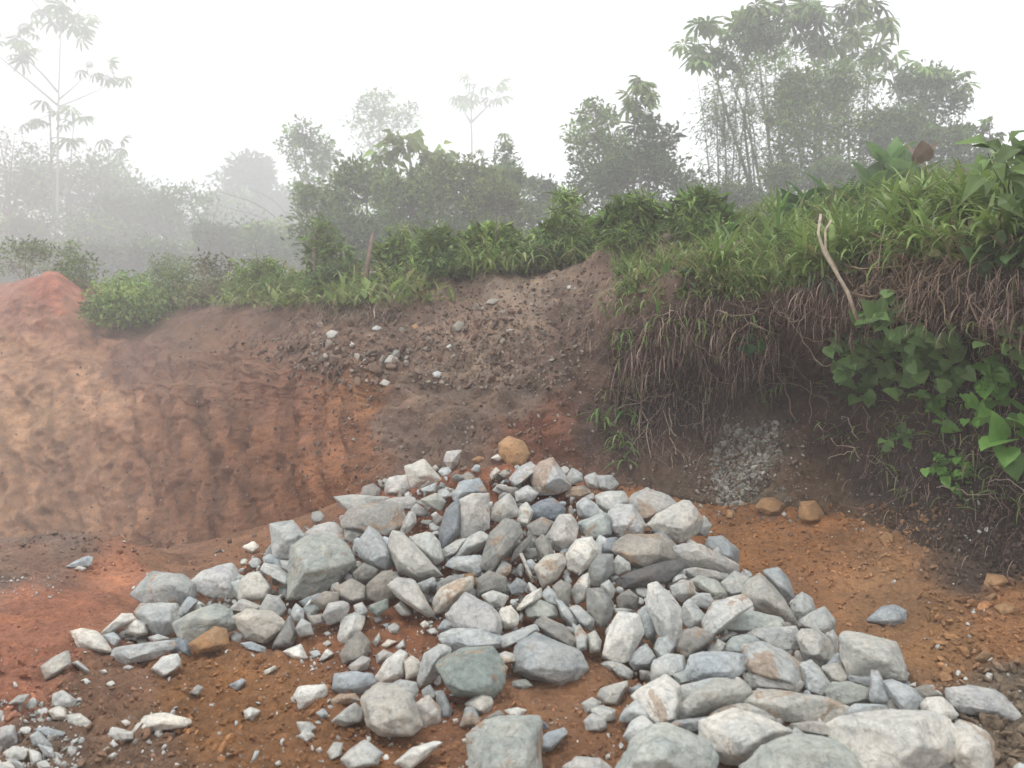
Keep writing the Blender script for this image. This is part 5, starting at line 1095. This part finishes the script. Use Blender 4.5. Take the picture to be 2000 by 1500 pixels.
# ------------------------------------------------------------------ individual plants
def leafy(name, label, cat, spec, kind, size, tint, seed, stem=(.10, .12, .05), n_per=None, base=None, off=.1, droop=0, group=None, extra=None):
    """spec: list of (px, py) where leaves stand; stems run back to the base on the bank"""
    rg = np.random.default_rng(seed); bx, by = base; h, nr = ray(bx, by); B0 = np.array(h); top = empty(name, tuple(B0)); lb = Bag(); sb = Bag()
    nrv = np.array(nr if nr.dot(CAM-h) > 0 else -nr)
    if kind == 'heart' and size <= .18: spec = [(a, b, int(r_[0]*2.1), 1.0) for a, b, *r_ in spec]; size *= .64
    for (px, py, *r_) in spec:
        hh, n2 = ray(px, py); q = np.array(hh) if hh is not None and abs(hh[1]-B0[1]) < 1.2 else np.array(P(px, py, B0[1])); 
        q = np.array(P(px, py, min(q[1], B0[1]+.25)-off*rg.uniform(.6, 1.6)))
        V, f = tube(curve(B0, q, -.05, 7, .008), np.linspace(.006, .003, 7), 5); sb.add(V, f, stem)
        m = r_[0] if r_ else 4; sp = r_[1] if len(r_) > 1 else 1.0
        a = rg.uniform(0, 6.28)+np.arange(m)*2.4; d = np.stack([np.cos(a), -.45+.5*np.sin(a)*.6, np.sin(a)*.7-.05-droop], 1)
        s = size*rg.uniform(.6, 1.35, m)*sp; M = basis(d, up=np.tile(nrv*.7+np.array([0, -.3, .7]), (m, 1)), roll=rg.normal(0, .5, m))*s[:, None, None]
        pos = q+d*s[:, None]*.12+rg.normal(0, size*(.5 if kind == 'heart' and size < .13 else .18), (m, 3))*np.array([1, .6, 1])
        V, Fc, C = merge(*TP[kind], M, pos, np.clip(np.array(tint)*rg.uniform(.6, 1.5, (m, 1)), 0, .5)); lb.add(V, Fc, C)
    sb.build('stem', MAT_BARK, top, tuple(B0), True); lb.build('leaves', MAT_LEAF, top, tuple(B0))
    return tag(top, label, cat, group)
V1 = (.17, .29, .10); V2 = (.17, .34, .08)
leafy('vine', 'big bright green heart-leaved vine climbing the bank below the dry cane', 'vine', [(1735, 610, 5), (1700, 630, 6), (1770, 655, 5), (1745, 665, 5), (1830, 660, 6), (1800, 690, 6), (1690, 655, 6), (1670, 690, 6), (1720, 690, 6), (1760, 700, 6), (1650, 720, 5), (1700, 730, 6), (1740, 740, 5), (1830, 720, 5), (1845, 760, 5), (1790, 735, 5), (1680, 760, 5), (1820, 690, 5), (1850, 700, 4), (1640, 690, 5)], 'heart', .17, V1, 1, base=(1745, 730), off=.28)
leafy('vine', 'bright heart-leaved sprig hanging right of the big vine', 'vine', [(1940, 700, 4), (1935, 730, 4), (1925, 760, 4), (1910, 780, 4), (1950, 785, 4), (1920, 810, 4), (1970, 715, 3)], 'heart', .15, V2, 2, base=(1960, 690), off=.2)
leafy('vine', 'heart-leaved vine at the right edge below the grass', 'vine', [(1975, 655, 4), (1990, 680, 4), (2020, 660, 4), (2010, 720, 4)], 'heart', .15, V1, 3, base=(2000, 640), off=.12)
leafy('vine', 'large glossy leaf pair leaning in at the right picture edge', 'vine', [(1975, 862, 4), (2000, 800, 3), (2040, 840, 4), (1985, 895, 3)], 'heart', .181, tuple(np.array(V2)*.85), 4, base=(2060, 840), off=.3)
leafy('vine', 'small three-leaved sprig under the big vine', 'vine', [(1815, 780, 4), (1835, 790, 3), (1840, 830, 3), (1805, 775, 2)], 'heart', .14, V2, 5, base=(1845, 770), off=.12)
leafy('seedling', 'small bright seedling low on the shaded bank at right', 'plant', [(1860, 890, 4), (1825, 915, 4), (1850, 930, 5), (1880, 925, 4), (1840, 905, 4), (1870, 945, 3)], 'heart', .10, V2, 6, base=(1862, 940), off=.08)
leafy('seedling', 'dim green seedling left of the bright low seedling', 'plant', [(1775, 850, 4), (1760, 855, 4), (1740, 860, 3)], 'heart', .10, V1, 7, base=(1770, 870), off=.08)
leafy('seedling', 'single round-leaved seedling among the hanging roots', 'plant', [(1458, 662, 3), (1460, 672, 2)], 'heart', .13, (.05, .15, .05), 8, base=(1462, 690), off=.1)
def clump(name, label, px, py, rows_, tint, seed, L=(.2, .4), kinds=('w1', 'w2', 'w0'), wid=1, cat='grass tuft', spread=.4, zup=.7, offn=.03):
    rg = np.random.default_rng(seed); h, nr = ray(px, py); B0 = np.array(h); b_ = Bag()
    for (dx, dy, m) in rows_:
        hh, n2 = ray(px+dx, py+dy); q = np.array(hh) if hh is not None and abs(hh[1]-B0[1]) < .8 else np.array(P(px+dx, py+dy, B0[1]))
        q = q+np.array([0, -offn, 0]); 
        d = np.stack([rg.normal(0, spread, m), rg.normal(-.35, .3, m), np.abs(rg.normal(zup, .3, m))], 1); s = rg.uniform(*L, m)
        for k in range(m):
            M = basis(d[k:k+1])*s[k]; M[:, :, 0] *= wid
            V, Fc, C = merge(*TP[kinds[rg.integers(0, len(kinds))]], M, q[None], np.array([tint])*rg.uniform(.8, 1.3)); b_.add(V, Fc, C)
        if abs(dx)+abs(dy) > 4:
            V, f = tube(curve(B0+np.array([0, -.02, 0]), q, 0, 4, .004), np.full(4, .004), 4); b_.add(V, f, (.16, .13, .07))
    return tag(b_.build(name, MAT_LEAF, None, tuple(B0)), label, cat)
G5 = (.14, .25, .07)
clump('grass_tuft', 'long-bladed grass sprig hanging low above the pile, right of the orange boulder', 1210, 815, [(0, 0, 8), (-30, 10, 7), (20, -10, 7), (-10, 30, 6), (5, 60, 6), (10, 85, 5), (-40, -5, 5)], G5, 1, (.18, .34), spread=.6, zup=.4)
clump('grass_tuft', 'broad-bladed tuft on the bank face above the hanging sprig', 1222, 655, [(0, 0, 9), (-20, 30, 5), (6, 20, 5)], G5, 2, (.14, .28), spread=.55, zup=.5)
clump('grass_tuft', 'drooping blades under the dark overhang, right of the hanging roots', 1490, 760, [(0, 0, 8), (-15, 5, 4)], (.08, .14, .05), 3, (.16, .28), spread=.9, zup=.3)
clump('grass_tuft', 'single upright bright blade on the dead grass rim', 1283, 612, [(0, 0, 2)], V2, 4, (.16, .2), ('w0',), 1.2, spread=.05, zup=1.5)
clump('grass_tuft', 'grey-green drooping tuft hanging over the edge left of the thick cane', 1590, 545, [(0, 0, 12), (12, 6, 6)], (.075, .105, .06), 5, (.22, .36), ('w2', 'w1'), .9, spread=.5, zup=.2)
clump('grass_tuft', 'dark-stemmed blades standing above the grass left of the dry cane', 1517, 500, [(0, 0, 6), (0, -45, 6), (3, -80, 5)], G5, 6, (.22, .4), spread=.5, zup=.8)
clump('grass_tuft', 'upright maize-like tuft at the left end of the tall grass', 1425, 500, [(0, 0, 8), (-8, -30, 5)], G5, 7, (.25, .42), ('w0', 'w1'), 1.2, spread=.35, zup=1.1)
clump('grass_tuft', 'upright maize-like tuft behind the middle of the tall grass', 1680, 410, [(0, 0, 10), (10, -20, 5)], G5, 8, (.4, .65), ('w0', 'w1'), 1.2, spread=.35, zup=1.0)
clump('grass_tuft', 'broad pale-bladed tuft in the tall grass near the reddish leaf', 1795, 410, [(0, 0, 10), (0, -20, 5)], (.12, .19, .07), 9, (.35, .55), ('w0', 'w1'), 1.3, spread=.4, zup=1.0)
clump('grass_tuft', 'long-bladed tuft on the bank left of the big vine', 1645, 780, [(0, 0, 8), (-25, -40, 7), (-10, -70, 6), (15, -90, 5)], (.08, .15, .05), 10, (.15, .3), spread=.6, zup=.6)
clump('grass_tuft', 'small blade tuft above the grey rock patch', 1545, 820, [(0, 0, 9), (-8, 20, 5)], (.07, .12, .05), 11, (.12, .24), spread=.8, zup=.3)
clump('grass_tuft', 'yellow-green blades in the dead grass at the right edge', 1968, 590, [(0, 0, 4), (4, 10, 3)], (.14, .2, .04), 12, (.16, .3), spread=.6, zup=.9)
clump('grass_tuft', 'pale grass tuft at the left end of the green rim', 1215, 530, [(0, 0, 10), (15, 5, 8), (-8, 10, 5)], G5, 13, (.16, .3), spread=.35, zup=.9)
def ferns(label, px, py, m, L, tint, seed, offn=.1):
    rg = np.random.default_rng(seed); h, nr = ray(px, py); B0 = np.array(h)+np.array([0, -.04, 0]); b_ = Bag()
    a = rg.uniform(-.3, .3)+np.linspace(-1.1, 1.1, m); d = np.stack([np.sin(a), np.full(m, -.45), .8*np.cos(a)+.2], 1); s = L*rg.uniform(.8, 1.2, m)
    V, Fc, C = merge(*TP['fern'], basis(d)*s[:, None, None], np.tile(B0, (m, 1)), np.array(tint)*rg.uniform(.8, 1.25, (m, 1))); b_.add(V, Fc, C)
    return tag(b_.build('fern', MAT_LEAF, None, tuple(B0)), label, 'fern', 'ferns on the bank')
ferns('yellow-green fern curling on the bank left of the low vine leaves', 1660, 790, 7, .32, (.11, .15, .045), 1)
ferns('fern frond standing in the grass above the vine heap', 1640, 415, 6, .45, (.10, .17, .05), 2)
ferns('fern drooping over the grassy edge left of the thick cane', 1535, 500, 6, .36, (.10, .16, .05), 3)
ferns('fern in the grass at the right edge above the vine heap', 1895, 440, 6, .36, (.12, .18, .05), 4)
ferns('small fern in the hanging dead grass', 1350, 700, 5, .26, (.09, .12, .06), 5)
leafy('broadleaf_plant', 'large heart-shaped green leaves behind the grass crest, left part', 'plant', [(1540, 400, 4), (1580, 390, 4), (1560, 420, 4), (1610, 385, 3)], 'heart', .30, (.09, .18, .06), 21, droop=-.4, base=(1560, 440), off=.1)
leafy('broadleaf_plant', 'broad upright pale leaves rising behind the grass crest', 'plant', [(1740, 345, 4), (1750, 320, 3), (1770, 350, 4), (1720, 365, 3)], 'heart', .36, (.13, .22, .08), 22, droop=-1.3, base=(1750, 385), off=.1)
leafy('broadleaf_plant', 'single big reddish withered leaf standing above the grass', 'plant', [(1797, 335, 1, 1.3), (1800, 325, 2, 1.0)], 'heart', .30, (.25, .185, .14), 23, droop=-1.8, stem=(.13, .06, .05), base=(1790, 385), off=.1)
leafy('broadleaf_plant', 'tall leafy plant leaning in at the upper right edge', 'plant', [(1960, 290, 5), (1985, 310, 5), (1940, 330, 5), (1975, 345, 5), (2000, 290, 5), (1950, 370, 4), (1990, 390, 5), (2010, 350, 5), (1930, 300, 4), (2020, 400, 5)], 'big', .17, (.14, .22, .07), 24, stem=(.07, .09, .05), base=(1985, 470), off=.2)
leafy('broadleaf_plant', 'drooping grey-green leaves at the right edge beside the vine heap', 'plant', [(1960, 480, 4), (1985, 500, 4), (1930, 490, 3)], 'heart', .15, (.10, .17, .07), 25, base=(1975, 530), off=.12)
for k, (lab, px, py, rx, ry, Y, tint, nc, sz, base) in enumerate([('bright green bush leaning over the left edge of the cut', 250, 585, 75, 50, 16.8, (.21, .32, .09), 150, .22, 640), ('low bright green bush left of the leaning dead stem', 560, 560, 45, 24, 15.5, (.15, .24, .08), 50, .16, 590), ('low bright green leafy row behind the spoil crest', 910, 505, 62, 26, 14.2, (.14, .23, .08), 90, .15, 540),
    ('yellow-green leafy shrub above the bright left bush', 340, 520, 45, 30, 18.5, (.17, .24, .08), 60, .18, 560), ('small green bush behind the scree left of centre', 660, 540, 50, 26, 15, (.14, .2, .08), 60, .15, 575), ('green leafy shrub between crest and right trees', 1090, 490, 60, 28, 13.8, (.13, .2, .08), 80, .15, 520)]):
    tree('leafy_shrub', lab, 'shrub', Y, (px, base), [[(px, base), (px, py)], [(px, base), (px-rx*.5, py)], [(px, base), (px+rx*.5, py)]], [(px, py, rx, ry, 'big' if k == 0 else 'small', nc, 14, sz, tint, 0), (px-rx*.5, py+ry*.4, rx*.5, ry*.5, 'small', nc//3, 12, sz, tint, -.3)], 130+k, BARK, TG, .03, scale=False)
for k, (lab, px, py, rx, ry, Y, tint, nc) in enumerate([
    ('low hazy shrub behind the red earth hump', 50, 498, 70, 30, 27, GR1, 90), ('hazy shrub between the red hump and the bright left bush', 160, 525, 45, 28, 25, GR1, 80), ('untidy pale shrub right of the bright left bush', 330, 560, 60, 34, 22, GR1, 90), ('untidy brownish shrub on the rim, third clump right of the bright left bush', 420, 545, 60, 36, 21, (.16, .16, .08), 90),
    ('leggy pale green shrub on the rim left of the thin dead sapling', 505, 535, 60, 38, 20, GR2, 100), ('loose shrub standing between the two brown dead saplings', 650, 515, 50, 44, 18, GR1, 100), ('leggy shrub just right of the leaning dead sapling', 770, 510, 50, 44, 17.5, GR2, 100), ('loose green shrub around the foot of the white stem', 860, 490, 50, 34, 17, GR1, 80),
    ('loose pale shrub behind the middle of the low green row', 960, 475, 60, 34, 17, GR2, 90), ('loose green shrub rising between centre thicket and dry brush heap', 1120, 455, 60, 40, 16, GR2, 110), ('loose green shrub behind the dry brush heap, lower one', 1230, 440, 60, 36, 15, GR1, 100), ('loose shrub behind the left end of the tall grass', 1370, 425, 60, 36, 14, GR1, 100)]):
    tree('rim_shrub', lab, 'shrub', Y, (px, py+ry*1.3), [[(px, py+ry*1.3), (px, py-ry*.6)], [(px, py+ry*1.3), (px-rx*.5, py-ry*.3)], [(px, py+ry*1.3), (px+rx*.5, py-ry*.5)], [(px+6, py+ry*1.3), (px+rx*.2, py-ry*1.3)]], [(px, py+(k*7 % 5-2)*3, rx, ry*(.7+.2*(k*5 % 4)), 'small', int(nc*.75), 9, .20, tuple(np.array(tint)*.85), 0), (px-rx*.3*(1 if k % 2 else -1), py-ry*(.2+.35*(k*3 % 4)), rx*.45, ry*.7, 'lance', nc//3, 10, .21, tint, -.2), (px, py+ry*.9, rx*1.1, ry*.5, 'lance', nc//2, 12, .21, tint, -.3)], 160+k, BARK, TG, .025, scale=False)
# dry brush heap on the crest
g = Bag(); H, Nn = plant_hits((1170, 1310, 465, 520, [(1170, 510), (1210, 475), (1260, 465), (1310, 500), (1300, 520)]), 520, rs); H = H+np.array([0, 0, 1])*rs.uniform(0, .2, (len(H), 1))
blades(g, H, ['s0', 's1'], .15, .4, ST, rs, dn(1, .1), .6, 2, .05); tag(g.build('brush_heap', MAT_STRAW), 'heap of reddish brown dry brush on the crest of the bank', 'brush heap', kind='stuff')
HAZE = 0.0076
# ------------------------------------------------------------------ the mist
m = bpy.data.materials.new('mist'); m.use_nodes = True; nd = m.node_tree.nodes; lk = m.node_tree.links
nd.remove(nd['Principled BSDF']); v = nd.new('ShaderNodeVolumePrincipled'); v.inputs['Density'].default_value = HAZE
v.inputs['Color'].default_value = (.97, .97, .98, 1); v.inputs['Anisotropy'].default_value = .0; lk.new(v.outputs[0], nd['Material Output'].inputs['Volume'])
x0, x1, y0, y1, z0, z1 = -260, 175, -14, 170, -8.0, 60
hv = np.array([(x, y, z) for x in (x0, x1) for y in (y0, y1) for z in (z0, z1)], float)
hf = np.array([(0, 1, 3, 2), (4, 6, 7, 5), (0, 4, 5, 1), (2, 3, 7, 6), (0, 2, 6, 4), (1, 5, 7, 3)])
tag(mesh_np('haze', hv, [hf], m), 'thin white mist filling the air over the cutting and trees', 'mist', kind='stuff')
